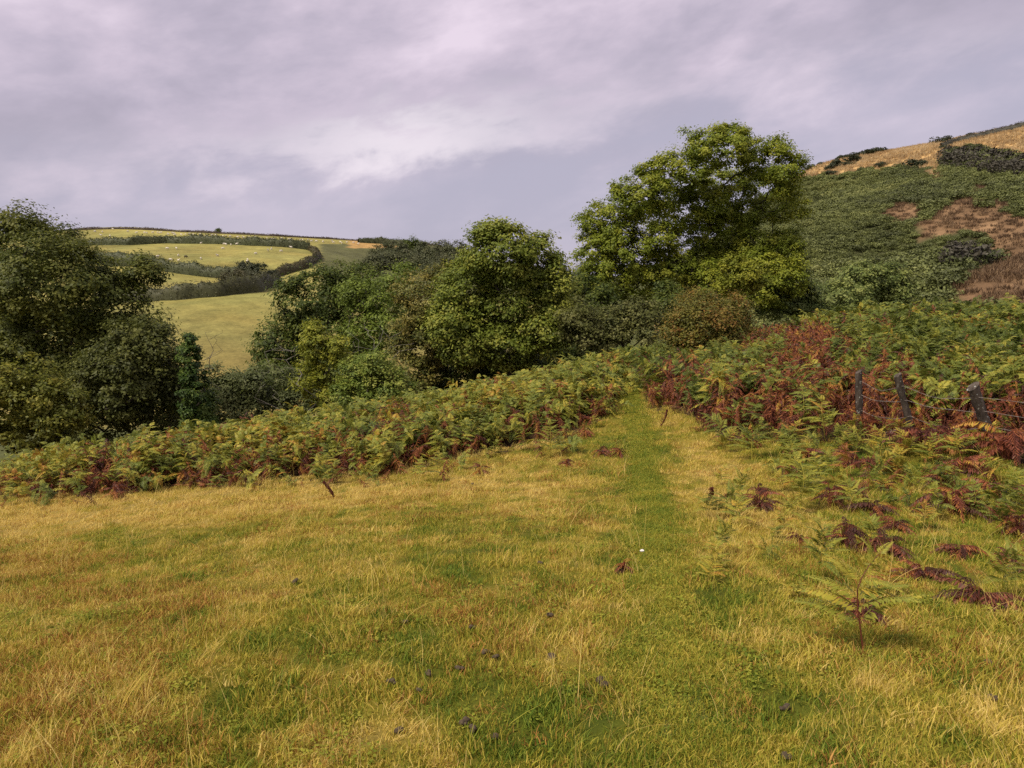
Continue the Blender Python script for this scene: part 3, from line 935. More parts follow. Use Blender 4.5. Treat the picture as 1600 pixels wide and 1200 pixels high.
hedge('far dark hedge running into the wood on the skyline', [(560, 379), (600, 381), (640, 385), (665, 388)], 4.0, 4.0, HG, 6, 330, .6, 30)
hedge('dark ridge hedge along the top of the straw coloured hill', [(1470, 232), (1500, 222), (1540, 213), (1600, 199), (1700, 180)], 2.6, 3.0, [(0, (.035, .034, .024)), (.5, (.06, .056, .04)), (1, (.09, .08, .058))], 7, 200, .4, 40)

# ------------------------------------------------------------------ gorse hill
def bush_mesh(name, n, leaf, seed, mat, flat=.75):
    rs = np.random.default_rng(seed)
    k = 9
    C = rs.normal(size=(k, 3)) * np.array([.42, .42, .15]) + np.array([0, 0, .35]); C[0] = (0, 0, .45)
    rr = .35 + .25 * rs.random(k)
    q = rs.integers(0, k, n)
    d = rs.normal(size=(n, 3)); d /= np.linalg.norm(d, axis=1)[:, None]
    P = C[q] + d * (rr[q] * (.75 + .3 * rs.random(n)))[:, None]
    P[:, 2] *= flat
    ok = P[:, 2] > -.1
    P, d, q = P[ok], d[ok], q[ok]
    N = d + rs.normal(size=P.shape) * .5
    V, F = leaf_quads(P, N, leaf * (.6 + .8 * rs.random(len(P))), rs, .6)
    return mesh_np(name, V, F, mat, {'tint': np.clip(.5 + (rs.random(k)[q] - .5) * .5 + rs.normal(size=len(P)) * .15, 0, 1)})


GORSE = [(0, (.060, .070, .024)), (.35, (.120, .138, .042)), (.7, (.180, .200, .058)), (1, (.26, .26, .085))]
M_GORSE = foliage_mat('gorse_leaves', GORSE, inst=True, trans=.1, tintmix=.6)
gv = [source(bush_mesh('gorse_pattern', 900, .17, 100 + k, M_GORSE)) for k in range(5)]
N0 = 90000
gx = rng.uniform(25, 330, N0); gy = rng.uniform(60, 345, N0)
gz = H(gx, gy)
px, py = project(np.stack([gx, gy, gz], -1))
jx = px + (fbm(gx * .12, gy * .12, 71) - .5) * 18; jy = py + (fbm(gx * .12, gy * .12, 72) - .5) * 14
bare = inpoly(jx, jy, BARE[0]) | inpoly(jx, jy, BARE[1]) | inpoly(jx, jy, BARE[2])
straw = inpoly(px, py + (fbm(gx * .15, gy * .15, 73) - .5) * 14, STRAW)
keep = ~bare & ~straw & (px > 1000) & (px < 1900) & (py < 520)
keep &= rng.random(N0) < .58
gi = np.nonzero(keep)[0]
gtone = np.clip(.42 + (fbm(gx[gi] * .05, gy[gi] * .05, 81) - .5) * .9 + rng.normal(size=len(gi)) * .13, 0, 1)
gs = (.8 + 1.5 * rng.random(len(gi)) ** 2.0) * (.70 + .8 * fbm(gx[gi] * .06, gy[gi] * .06, 82))
scatter('gorse', np.stack([gx[gi], gy[gi], gz[gi] - .1], -1), np.stack([rng.normal(size=len(gi)) * .1, rng.normal(size=len(gi)) * .1, rng.random(len(gi)) * 6.3], -1),
        np.stack([gs, gs, gs * .9], -1), gtone, gv, 'dense green gorse and scrub covering the hillside', 'gorse')
print('gorse', len(gi))

# straw tussocks on the hill top and dead bracken litter on the bare slopes
def tussock_mesh(name, n, seed, mat, h=.5, r=.35, wdt=.05, lean=.5):
    rs = np.random.default_rng(seed)
    th = rs.random(n) * 6.283; rad = r * np.sqrt(rs.random(n))
    P0 = np.stack([np.cos(th) * rad, np.sin(th) * rad, np.zeros(n) - .02], -1)
    dirn = np.stack([np.cos(th), np.sin(th), np.zeros(n)], -1) * (rs.random(n) * lean)[:, None] + rs.normal(size=(n, 3)) * .18 * np.array([1, 1, 0]) + np.array([0, 0, 1])
    hh = h * (.5 + .7 * rs.random(n))
    P2 = P0 + dirn * hh[:, None]
    ph = rs.random(n) * 6.283
    wv = np.stack([np.cos(ph), np.sin(ph), np.zeros(n)], -1) * wdt * .5
    V = np.stack([P0 - wv, P0 + wv, P2 + wv * .2, P2 - wv * .2], 1).reshape(-1, 3)
    return mesh_np(name, V, np.arange(4 * n).reshape(-1, 4), mat, {'tint': rs.random(n)})


M_STRAW = foliage_mat('straw_tussock', [(0, (.32, .21, .11)), (.4, (.47, .335, .165)), (.75, (.58, .44, .24)), (1, (.66, .52, .31))], inst=True, trans=.15, tintmix=.4)
tv = [source(tussock_mesh('tussock_pattern', 60, 120 + k, M_STRAW, .8, .7, .10)) for k in range(3)]
keep = straw & (px > 1150) & (px < 1750) & (rng.random(N0) < .55)
ti = np.nonzero(keep)[0]
scatter('moor_grass', np.stack([gx[ti], gy[ti], gz[ti]], -1), np.stack([np.zeros(len(ti)), np.zeros(len(ti)), rng.random(len(ti)) * 6.3], -1), .7 + .6 * rng.random(len(ti)),
        np.clip(.5 + (fbm(gx[ti] * .1, gy[ti] * .1, 83) - .5) * .9 + rng.normal(size=len(ti)) * .1, 0, 1), tv, 'straw coloured moor grass on the hill top', 'grass')
M_LIT = foliage_mat('dead_bracken_litter', [(0, (.085, .052, .030)), (.5, (.19, .122, .068)), (.85, (.32, .215, .12)), (1, (.46, .34, .20))], inst=True, trans=.1, tintmix=.5)
lv = [source(tussock_mesh('litter_pattern', 40, 130 + k, M_LIT, .5, .6, .09, .9)) for k in range(3)]
keep = bare & (px > 1150) & (px < 1800) & (rng.random(N0) < .75)
ti = np.nonzero(keep)[0]
scatter('bracken_litter', np.stack([gx[ti], gy[ti], gz[ti]], -1), np.stack([np.zeros(len(ti)), np.zeros(len(ti)), rng.random(len(ti)) * 6.3], -1), .7 + .7 * rng.random(len(ti)),
        np.clip(.40 + (fbm(gx[ti] * .2, gy[ti] * .2, 84) - .5) * 1.0 + rng.normal(size=len(ti)) * .1, 0, 1), lv, 'brown dead bracken litter on the bare hill slope', 'bracken litter')

# single gorse bushes out on the straw slope and skyline
M_GB = foliage_mat('gorse_bush_leaves', [(0, (.024, .030, .014)), (.5, (.045, .054, .024)), (1, (.075, .082, .036))], trans=.1)
gbm = [bush_mesh('gorse_bush', 900, .2, 140 + k, M_GB, .7) for k in range(3)]
RIDGE = [(1268, 258, 2.2), (1283, 256, 1.6), (1317, 247, 2.1), (1336, 244, 2.0), (1349, 243, 2.4), (1362, 241, 2.6), (1375, 239, 2.4)]
SLOPE = [(1297, 264, 2.0), (1309, 258, 2.4), (1322, 259, 1.6), (1335, 252, 2.6), (1301, 273, 2.0), (1376, 260, 1.6), (1436, 260, 2.6), (1475, 232, 1.6)]
for k, (x, y, s) in enumerate(RIDGE + SLOPE + [(1479, 222, 2.3), (1517, 212, 1.6)]):
    p = hit(x, y, 180)
    o = ob('gorse_bush', gbm[k % 3], None, (p[0], p[1], p[2] - .15))
    o.rotation_euler = (0, 0, k * 1.7); s *= 1.5; o.scale = (s, s, s * .85)
    if k < len(RIDGE): tag(o, 'dark gorse bush on the skyline of the straw coloured hill', 'bush', 'gorse bushes on the straw hill skyline')
    elif k < len(RIDGE) + len(SLOPE): tag(o, 'dark gorse bush standing alone on the straw coloured slope', 'bush', 'gorse bushes dotted over the straw slope')
    else: tag(o, 'dark gorse bush next to the ridge hedge', 'bush', 'gorse bushes by the ridge hedge')
# thicket of blackthorn on the shoulder
M_TH = foliage_mat('blackthorn_twigs', [(0, (.030, .028, .020)), (.5, (.058, .052, .036)), (1, (.09, .082, .055))], trans=.1)
tbm = [bush_mesh('blackthorn_bush', 900, .2, 150 + k, M_TH, .8) for k in range(3)]
THK = [(x, y) for x, y in zip(np.linspace(1480, 1640, 22), np.linspace(252, 268, 22) + np.array([(-9, 2, 6)[k % 3] for k in range(22)]) * np.linspace(1.2, .7, 22))]
for k, (x, y) in enumerate(THK + [(1500, 395), (1515, 402), (1490, 408), (1508, 415), (1523, 392)]):
    p = hit(x, y, 90)
    s = 3.6 + 1.0 * math.sin(k * 2.3)
    if k >= len(THK): s *= .75
    o = ob('blackthorn_bush', tbm[k % 3], None, (p[0], p[1], p[2] - .2))
    o.rotation_euler = (0, 0, k * 2.1); o.scale = (s, s, s)
    if k < len(THK): tag(o, 'bare grey brown blackthorn bush in the thicket under the straw slope', 'bush', 'blackthorn thicket on the hill shoulder')
    else: tag(o, 'grey brown blackthorn bush among gorse beside the bare brown slope', 'bush', 'blackthorn beside the bare slope')

# ------------------------------------------------------------------ sheep
def sheep_mesh(name, mat, graze):
    bm = bmesh.new()
    def blob(c, s, seg=10):
        r = bmesh.ops.create_uvsphere(bm, u_segments=seg, v_segments=7, radius=1)
        for v in r['verts']:
            v.co = Vector((v.co.x * s[0] + c[0], v.co.y * s[1] + c[1], v.co.z * s[2] + c[2]))
    blob((0, 0, .62), (.52, .28, .29)); blob((.36, 0, .68), (.24, .22, .24))
    hz = .35 if graze else .92
    blob((.60, 0, (.68 + hz) / 2 + .05), (.14, .11, .22)); blob((.74, 0, hz), (.19, .09, .10))
    blob((.66, .11, hz + .07), (.03, .08, .03), 6); blob((.66, -.11, hz + .07), (.03, .08, .03), 6); blob((-.54, 0, .60), (.06, .06, .16), 6)
    for sx in (-.34, .34):
        for sy in (-.13, .13):
            r = bmesh.ops.create_cone(bm, cap_ends=True, segments=6, radius1=.035, radius2=.06, depth=.5)
            for v in r['verts']: v.co += Vector((sx, sy, .23))
    me = bpy.data.meshes.new(name); bm.to_mesh(me); bm.free()
    for p in me.polygons: p.use_smooth = True
    me.materials.append(mat)
    return me


M_WOOL = flat_mat('wool', (.62, .56, .46), (.80, .75, .66), 12)
M_WOOLB = flat_mat('dark_wool', (.03, .025, .022), (.06, .05, .045), 12)
sm = [sheep_mesh('sheep', M_WOOL, True), sheep_mesh('sheep', M_WOOL, False)]
smb = sheep_mesh('sheep', M_WOOLB, True)
S1 = [(261, 390), (276, 390), (279, 401), (246, 403), (267, 408), (279, 409), (314, 406), (340, 401), (348, 390), (353, 383.5), (361, 384), (314, 382), (351, 383), (370, 383), (387, 408), (419, 393), (439, 394), (455, 388), (386, 411), (424, 391), (400, 398)]
k = 0
for (x, y) in S1 + [(290, 403)]:
    p = hit(x, y, 250)
    o = ob('sheep', smb if (x, y) == (290, 403) else sm[k % 2], None, p)
    o.rotation_euler = (0, 0, k * 2.4); k += 1
    if (x, y) == (290, 403): tag(o, 'the only black sheep, among white ones in the big field', 'sheep')
    else: tag(o, 'white sheep grazing in the big field between the two long hedges', 'sheep', 'sheep in the big hedged field')
rs = np.random.default_rng(5)
S2 = [(107, 367), (122, 365), (148, 363), (158, 369), (176, 359.5), (160, 364), (200, 363), (213, 365), (226, 365), (246, 365), (262, 367), (272, 366), (105, 371), (172, 370)]
S2 += [(x + rs.normal() * 3, np.interp(x, [230, 340, 430, 560], [363.5, 369, 373, 380]) + rs.random() * 2.5) for x in np.linspace(232, 560, 46)]
for (x, y) in S2:
    p = hit(x, y, 330)
    o = ob('sheep', sm[k % 2], None, p); o.rotation_euler = (0, 0, k * 2.4); k += 1
    tag(o, 'white sheep on the hilltop field above the long dark hedge', 'sheep', 'sheep on the hilltop field')

# ------------------------------------------------------------------ bracken
def blade(g, base, dirv, up, L, rs, npin=13, droop=.35, width=.30, t=.5, curl=0.0):
    """one feathery pinna: an axis with pairs of narrow leaflets"""
    dirv = dirv / np.linalg.norm(dirv)
    side = np.cross(dirv, up); side /= np.linalg.norm(side) + 1e-9
    nrm = np.cross(side, dirv)
    tt = np.linspace(0, 1, npin + 2)
    ax = base + dirv * (tt * L)[:, None] - np.array([0, 0, 1.0]) * (droop * L * tt ** 2)[:, None] + nrm * (np.sin(tt * 3.1) * L * .05)[:, None]
    g.tube(ax[::3] if len(ax[::3]) > 1 else ax, np.linspace(.004, .0012, len(ax[::3])), 3, t + .1)
    V = []; T = []
    tan = np.gradient(ax, axis=0); tan /= np.linalg.norm(tan, axis=1)[:, None]
    for i in range(1, npin + 2):
        f = tt[i]
        l = L * width * (1 - f) ** .8 * (.75 + .25 * min(1, f * 6)) + .004
        for sg in (-1, 1):
            dd = side * sg * .9 + tan[i] * .42 - np.array([0, 0, 1.0]) * (.22 + curl) + rs.normal(size=3) * (.08 + curl * .4)
            dd /= np.linalg.norm(dd)
            wv = tan[i] * min(L / npin * .58, l * .36)
            p = ax[i]
            nn = np.cross(dd, tan[i]) * l * .06
            V += [p - wv * .55, p + dd * l * .55 - wv + nn, p + dd * l, p + dd * l * .5 + wv + nn]
            T.append(t + rs.normal() * .12)
    V = np.array(V)
    g.add(V, np.arange(len(V)).reshape(-1, 4), np.array(T))


def plan_plant(seed, kind, face=None):
    """stalk curve and the list of pinnae for one bracken plant (about 1 m tall)"""
    rs = np.random.default_rng(seed)
    H_ = 1.0
    if kind == 'dead':
        lean = rs.normal(size=2) * .35
        z = np.linspace(0, 1, 9)
        ax = np.stack([lean[0] * z ** 1.4 + .22 * np.maximum(0, z - .6), lean[1] * z ** 1.4, z * H_ * (1 - .25 * z)], -1)
    else:
        lean = rs.normal(size=2) * .20
        z = np.linspace(0, 1, 9)
        a = rs.random() * 6.28
        arch = np.maximum(0, z - .55) ** 1.5 * 1.1
        ax = np.stack([lean[0] * z + np.cos(a) * arch, lean[1] * z + np.sin(a) * arch, z * H_ - .35 * np.maximum(0, z - .6) ** 1.3], -1)
    pin = []
    npair = 8
    a0 = rs.random() * 3.14 if face is None else face
    for i in range(npair):
        f = .34 + .62 * (i / (npair - 1)) ** .9
        p = np.array([np.interp(f, z, ax[:, k]) for k in range(3)])
        tg = np.array([np.interp(min(1, f + .06), z, ax[:, k]) for k in range(3)]) - p
        tg /= np.linalg.norm(tg)
        L = (.40 * (1 - (i / npair)) ** .75 + .08) * (.85 + .3 * rs.random())
        aa = a0 + rs.normal() * .45
        sd_ = np.array([np.cos(aa), np.sin(aa), 0])
        sd_ = sd_ - tg * (sd_ @ tg); sd_ /= np.linalg.norm(sd_)
        for sg in (-1, 1):
            dd = sd_ * sg + tg * (.45 + .35 * i / npair) + rs.normal(size=3) * .24
            if kind == 'dead':
                dd[2] -= .9 + .5 * rs.random(); L2 = L * .75
            else:
                L2 = L
            pin.append((p, dd, L2, sg))
    tip = ax[-1]; tg = ax[-1] - ax[-2]
    pin.append((tip, tg, .18, 1))
    return ax, pin


def blade_up(dd):
    u = np.array([0, 0, 1.0]); dn = dd / np.linalg.norm(dd)
    if abs(dn[2]) > .9: u = np.array([1.0, 0, .2])
    return u


def plant_mesh(name, seed, kind, mat, npin=12):
    rs = np.random.default_rng(seed + 500)
    ax, pin = plan_plant(seed, kind)
    g = Geo()
    g.tube(ax, np.linspace(.0075, .003, len(ax)), 4, .75 if kind == 'live' else .5)
    for p, dd, L, sg in pin:
        blade(g, p, dd, blade_up(dd), L, rs, npin, .30 + .3 * rs.random() if kind == 'live' else .55, .33 if kind == 'live' else .26, float(np.clip(.45 + .26 * rs.normal(), -.3, 1.5)), .12 * rs.random() if kind == 'live' else .5)
    return g.mesh(name, mat)


BR = [(0.0, (.090, .122, .022)), (.20, (.170, .205, .034)), (.38, (.290, .295, .044)), (.50, (.430, .385, .052)), (.60, (.500, .320, .050)), (.70, (.400, .165, .042)), (.80, (.285, .088, .040)), (.90, (.175, .052, .032)), (1.0, (.080, .032, .022))]
M_BR = foliage_mat('bracken', BR, inst=True, trans=.28, rough=.5, spec=.25, tintmix=.36)
live = [plant_mesh('bracken_plant', 200 + k, 'live', M_BR) for k in range(8)]
dead = [plant_mesh('bracken_plant', 300 + k, 'dead', M_BR) for k in range(5)]


def blob_px(px, py, lst):
    v = np.zeros_like(px)
    for (x, y, a_, b_, s) in lst:
        v = np.maximum(v, s * np.exp(-(((px - x) / a_) ** 2 + ((py - y) / b_) ** 2)))
    return v


# candidate plants
def bracken_points():
    n = 40000
    x = rng.uniform(-15, 27, n); y = rng.uniform(10, 33, n)
    e = (fbm(x * 1.2, y * 1.2, 91) - .5) * 2.6
    backl = np.interp(x, [-14, -9, -3, 1, 4, 6], [17, 18.5, 22.5, 28, 31, 31])
    pxd = path_x(y)
    L = (x < pxd - .35) & (y > left_front(x) + .25 + e * .6) & (y < backl)
    Rr = (x > pxd + .38) & (y > right_front(x) + .3 + e) & (y < 28) & ~((y > 23.0) & (x > 15))
    Rr |= (y > 21) & (y < 30) & (x > 2) & (x < 16)
    k = (L | Rr)
    # thin to the wanted density
    k &= rng.random(n) < np.where(x < pxd, .62, .55)
    k &= np.abs(x) < .80 * y + 1.5
    x, y, L = x[k], y[k], L[k]
    return x, y, L


bxx, byy, bL = bracken_points()
bzz = H(bxx, byy)
bpx, bpy_ = project(np.stack([bxx, byy, bzz + .5], -1))
fr = np.where(bL, byy - left_front(bxx), byy - right_front(bxx))       # metres behind the front edge
# where the bracken has died back (clumps), as in the place
clump = (fbm(bxx * .55, byy * .55, 95) - .5) * 1.4
redb = blob_px(bpx, bpy_, [(1235, 590, 70, 45, .9), (1330, 620, 90, 45, .75), (1210, 520, 60, 30, .55), (1270, 530, 70, 20, .6), (1430, 500, 60, 20, .3), (1500, 640, 120, 30, .7), (1580, 690, 60, 30, .9),
                           (190, 730, 60, 30, .7), (330, 720, 60, 25, .6), (560, 690, 40, 30, .4), (610, 660, 30, 30, .5), (720, 690, 60, 20, .45), (950, 610, 20, 35, .5), (900, 640, 60, 25, .3), (1140, 540, 50, 18, .35)])
isdead = (clump + redb * 1.15 + rng.normal(size=len(bxx)) * .32) > np.where(bL, .30, .17)
tone = .28 + (fbm(bxx * .8, byy * .8, 96) - .5) * .50 + rng.normal(size=len(bxx)) * .075
tone += .10 * blob_px(bpx, bpy_, [(60, 700, 90, 40, 1), (400, 680, 90, 40, .9), (640, 650, 80, 30, .6), (800, 640, 90, 50, .5)])
tone -= np.where(bL, .0, .07)
tone += (rng.random(len(bxx)) < .07) * .22
tone = np.clip(tone, .02, .62)
tone = np.where(isdead, np.clip(.83 + rng.normal(size=len(bxx)) * .06, .68, .98), tone)
hgt = (.80 + .35 * rng.random(len(bxx))) * (.75 + .5 * fbm(bxx * .5, byy * .5, 97)) * np.where(isdead, 1.02, 1.0)
hgt *= .50 + .50 * sstep(fr, -.3, 1.8)
hgt *= .88
flip = bL & isdead & (fr < 1.2) & (rng.random(len(bxx)) < .25)
isdead &= ~flip
tone = np.where(flip, .30 + rng.normal(size=len(bxx)) * .08, tone)
hgt = np.where(bL & isdead & (fr < 1.0), hgt * .8, hgt)
# low, died back growth in front of the fence line
fl = np.interp(bxx, [5.0, 5.65, 6.05, 7.0, 8.5], [12.6, 12.5, 11.8, 11.0, 9.8])
inf = (~bL) & (bxx > 4.9) & (byy < fl + .25)
hgt = np.where(inf, hgt * .50, hgt)
chg = inf & (rng.random(len(bxx)) < .60)
isdead |= chg
tone = np.where(chg, np.clip(.85 + rng.normal(size=len(bxx)) * .05, .7, .97), tone)
rotz = rng.random(len(bxx)) * 6.283
rx = rng.normal(size=len(bxx)) * .22; ry = rng.normal(size=len(bxx)) * .22
# under-storey of dead fronds
nu = 6500
sel = rng.integers(0, len(bxx), nu)
ux = bxx[sel] + rng.normal(size=nu) * .25; uy = byy[sel] + rng.normal(size=nu) * .25
okp = (np.abs(ux - path_x(uy)) > .45)
ux, uy = ux[okp], uy[okp]; nu = len(ux)
uz = H(ux, uy)

# the plants that show largest become individuals
vis = (bpx > -30) & (bpx < 1630)
score = hgt / byy * np.where(fr < 2.2, 1.0, .35) * vis
order = np.argsort(-score)
IND = set(order[:165].tolist())
for i in order[:165]:
    me = dead[i % 5] if isdead[i] else live[i % 8]
    o = ob('bracken_plant', me, None, (bxx[i], byy[i], bzz[i] - .03))
    o.rotation_euler = (float(rx[i]), float(ry[i]), float(rotz[i])); o.scale = (hgt[i] * 1.05, hgt[i] * 1.05, hgt[i])
    o['tone'] = float(tone[i])
    side = 'left of the path' if bL[i] else 'right of the path'
    state = 'dead red brown' if isdead[i] else ('yellowing' if tone[i] > .36 else 'green')
    where = 'in the bracken bank ' + side
    tag(o, f'{state} bracken plant at the front edge of the bracken {side}', 'bracken', f'{state} bracken plants at the front of the bank {side}')
rest = np.array([i for i in range(len(bxx)) if i not in IND])
rl = rest[~isdead[rest]]; rd = rest[isdead[rest]]


def put(name, idx, var, label):
    scatter(name, np.stack([bxx[idx], byy[idx], bzz[idx] - .03], -1), np.stack([rx[idx], ry[idx], rotz[idx]], -1), np.stack([hgt[idx] * 1.05, hgt[idx] * 1.05, hgt[idx]], -1), tone[idx],
            [source(m) for m in var], label, 'bracken')


put('bracken', rl, live, 'waist high green and yellowing bracken covering the banks')
put('dead_bracken', rd, dead, 'red brown died back bracken mixed through the banks')
scatter('bracken_understorey', np.stack([ux, uy, uz - .03], -1), np.stack([rng.normal(size=nu) * .5, rng.normal(size=nu) * .5, rng.random(nu) * 6.3], -1), .40 + .28 * rng.random(nu),
        np.clip(.88 + rng.normal(size=nu) * .07, .7, 1), [source(m) for m in dead], 'dead brown fronds low down under the living bracken', 'bracken')
print('bracken', len(bxx), 'under', nu)

# ------------------------------------------------------------------ separate ferns out on the grass, each with stem and fronds
BLV = {}
def blade_mesh(kind, k):
    key = (kind, k)
    if key not in BLV:
        rs = np.random.default_rng(900 + k)
        g = Geo()
        blade(g, np.zeros(3), np.array([1.0, 0, .05]), np.array([0, 0, 1.0]), 1.0, rs, 19, .30 if kind == 'live' else .5, .36, .5, 0 if kind == 'live' else .5)
        BLV[key] = g.mesh('frond', M_BR)
    return BLV[key]


def fern(px, py, hpx, tone_, label, seed, kind='live', group=None, wide=1.0, stemtone=.62, tw=None):
    p = hit(px, py)
    h = hpx / FOC * p[1] * 1.02
    ax, pin = plan_plant(seed, kind, (seed % 7 - 3) * .18)
    g = Geo(); g.tube(ax, np.linspace(.009, .003, len(ax)), 5, .5)
    st = ob('fern', g.mesh('stem', M_BR), None, (p[0], p[1], p[2] - .02))
    st.scale = (h, h, h); st['tone'] = stemtone
    if tw is not None: st.rotation_euler = (0, 0, tw)
    tag(st, label, 'fern', group)
    rs = np.random.default_rng(seed)
    for n_, (q, dd, L, sg) in enumerate(pin):
        f = ob('frond', blade_mesh(kind, n_ % 4), st)
        X = dd / np.linalg.norm(dd); u = blade_up(dd)
        Y = np.cross(u, X); Y /= np.linalg.norm(Y); Z = np.cross(X, Y)
        Mx = Matrix(((X[0], Y[0], Z[0]), (X[1], Y[1], Z[1]), (X[2], Y[2], Z[2])))
        L = L * wide
        f.location = [float(c) for c in q]; f.rotation_euler = Mx.to_euler(); f.scale = (L, L, L)
        f['tone'] = float(np.clip(tone_ + .06 + rs.normal() * .08, 0, 1))
    return st


FE = [(1350, 1022, 185, .36, 'largest fern out on the grass, green with dark brown stem', 401, 1.15, .9),
      (1275, 905, 112, .26, 'upright blue green fern on a bright yellow stem', 402, .95, .57),
      (1250, 800, 95, .26, 'fresh light green fern bending over near the straw grass', 403, 1.1, .5),
      (1238, 762, 70, .30, 'pale green fern just behind the fern bending over', 404, 1.1, .5),
      (1325, 750, 62, .66, 'orange brown fern turning colour before the fence', 405, .9, .7),
      (1372, 742, 50, .42, 'bright yellow green fern below the left fence post', 406, 1.3, .5),
      (1420, 770, 52, .33, 'small thin green fern before the leaning middle post', 407, 1.1, .5),
      (1440, 826, 50, .52, 'small bright yellow fern beside the dark dead clump', 408, 1.1, .5),
      (1565, 935, 105, .28, 'feathery light green fern in the grass far from the path', 409, 1.1, .5),
      (1240, 935, 40, .42, 'low yellowish fern lying in the grass left of the blue green one', 410, 1.6, .5),
      (1385, 930, 70, .60, 'small fern with gold and orange tips behind the largest fern', 411, 1.0, .6),
      (1290, 690, 72, .36, 'bushy yellow green fern left of the vertical fence post', 412, 1.3, .5),
      (1345, 640, 50, .58, 'golden frond fern growing against the vertical fence post', 413, 1.1, .6),
      (1410, 690, 46, .40, 'yellow green fern between the two nearer leaning posts', 414, 1.2, .5),
      (1175, 720, 62, .24, 'dark green drooping fern at the edge of the straw strip', 415, 1.3, .5),
      (860, 715, 62, .27, 'tall single green fern at the front of the left bank', 416, 1.0, .5),
      (500, 752, 58, .33, 'pale fern arching over the dead stalk in the left bank', 417, 1.2, .5),
      (690, 742, 40, .36, 'small green fern in grass before the left bank', 418, 1.1, .5),
      (1130, 700, 60, .18, 'dark green fern at the corner where path meets bank', 419, 1.2, .5),
      (1530, 800, 45, .33, 'little pale fern near the foot of the thick post', 420, 1.2, .5),
      (1590, 800, 70, .30, 'green fern partly beyond the dark dead clump by the fence', 421, 1.1, .5),
      (1350, 860, 60, .20, 'small dark green fern behind the largest fern', 422, 1.2, .6)]
for (x, y, hp, tn, lb, sd_, wd, stt) in FE:
    fern(x, y, hp, tn, lb, sd_, 'live', None, wd, stt)

rs = np.random.default_rng(77)
nf = 0
while nf < 44:
    x, y = rs.uniform(1100, 1610), rs.uniform(690, 930)
    if y > 700 + (1620 - x) * .42: continue
    nf += 1
    tn = rs.choice([.22, .30, .36, .44])
    fern(x, y, rs.uniform(26, 58) * (y / 760), tn, ('yellowing' if tn > .33 else 'green') + ' small fern in the rough grass before the wire fence', 430 + nf % 9, 'live', ('yellowing' if tn > .33 else 'green') + ' small ferns before the fence', 1.25, .5, rs.uniform(-.6, .6))

rs = np.random.default_rng(78)
nf = 0
while nf < 75:
    x, y = rs.uniform(1080, 1620), rs.uniform(684, 900)
    if y > 705 + max(0, x - 1150) * .42 or rs.random() < (y - 684) / 300: continue
    nf += 1
    p = hit(x, y)
    dd_ = rs.random() < (.30 if x < 1300 else .55)
    o = ob('bracken_plant', dead[nf % 5] if dd_ else live[nf % 8], None, (p[0], p[1], p[2] - .03))
    h_ = rs.uniform(.26, .50) * (.85 if dd_ else 1)
    o.scale = (h_ * 1.15, h_ * 1.15, h_); o.rotation_euler = (rs.normal() * .2, rs.normal() * .2, rs.random() * 6.28)
    o['tone'] = float(rs.uniform(.76, .95) if dd_ else rs.uniform(.12, .46))
    st_ = 'dead red brown' if dd_ else ('yellowing' if o['tone'] > .33 else 'green')
    tag(o, f'{st_} low bracken plant spilling on to the rough grass before the fence', 'bracken', f'{st_} low bracken before the fence')

rs = np.random.default_rng(79)
for nf in range(60):
    t_ = rs.random()
    x = -30 + 1000 * t_
    y = np.interp(x, [q[0] for q in LEFT_EDGE], [q[1] for q in LEFT_EDGE]) + rs.uniform(-6, 14) * (1 + (x > 600))
    p = hit(x, y)
    dd_ = rs.random() < .45
    o = ob('bracken_plant', dead[nf % 5] if dd_ else live[nf % 8], None, (p[0], p[1], p[2] - .03))
    h_ = rs.uniform(.25, .55) * (.8 if dd_ else 1)
    o.scale = (h_ * 1.2, h_ * 1.2, h_); o.rotation_euler = (rs.normal() * .25, rs.normal() * .25, rs.random() * 6.28)
    o['tone'] = float(rs.uniform(.78, .96) if dd_ else rs.uniform(.15, .5))
    st_ = 'dead red brown' if dd_ else ('yellowing' if o['tone'] > .36 else 'green')
    tag(o, f'{st_} low bracken plant straying from the left bank into the grass', 'bracken', f'{st_} low bracken straying from the left bank')

# dead collapsed clumps and curled stalks on the turf
def dead_clump(px, py, wpx, hpx, seed, tn, label, group=None, n=7):
    p = hit(px, py)
    rs = np.random.default_rng(seed)
    r = wpx / FOC * p[1] * .62; h = 1.1 * hpx / FOC * p[1]
    g = Geo()
    for k in range(n):
        a_ = rs.random() * 6.283
        b0 = np.array([math.cos(a_) * r * .3 * rs.random(), math.sin(a_) * r * .3 * rs.random(), h * (.35 + .6 * rs.random())])
        dd = np.array([math.cos(a_), math.sin(a_), -.15 + .35 * rs.normal()])
        g.tube([np.array([b0[0] * .3, b0[1] * .3, -.03]), b0], [.006, .004], 4, .5)
        blade(g, b0, dd, np.array([0, 0, 1.0]), r * (.7 + .5 * rs.random()), rs, 22, .45, .24, float(.5 + .3 * rs.normal()), .7)
    o = ob('dead_fern_clump', g.mesh('dead_fern_clump', M_BR), None, (p[0], p[1], p[2]))
    o['tone'] = tn
    tag(o, label, 'dead fern', group)


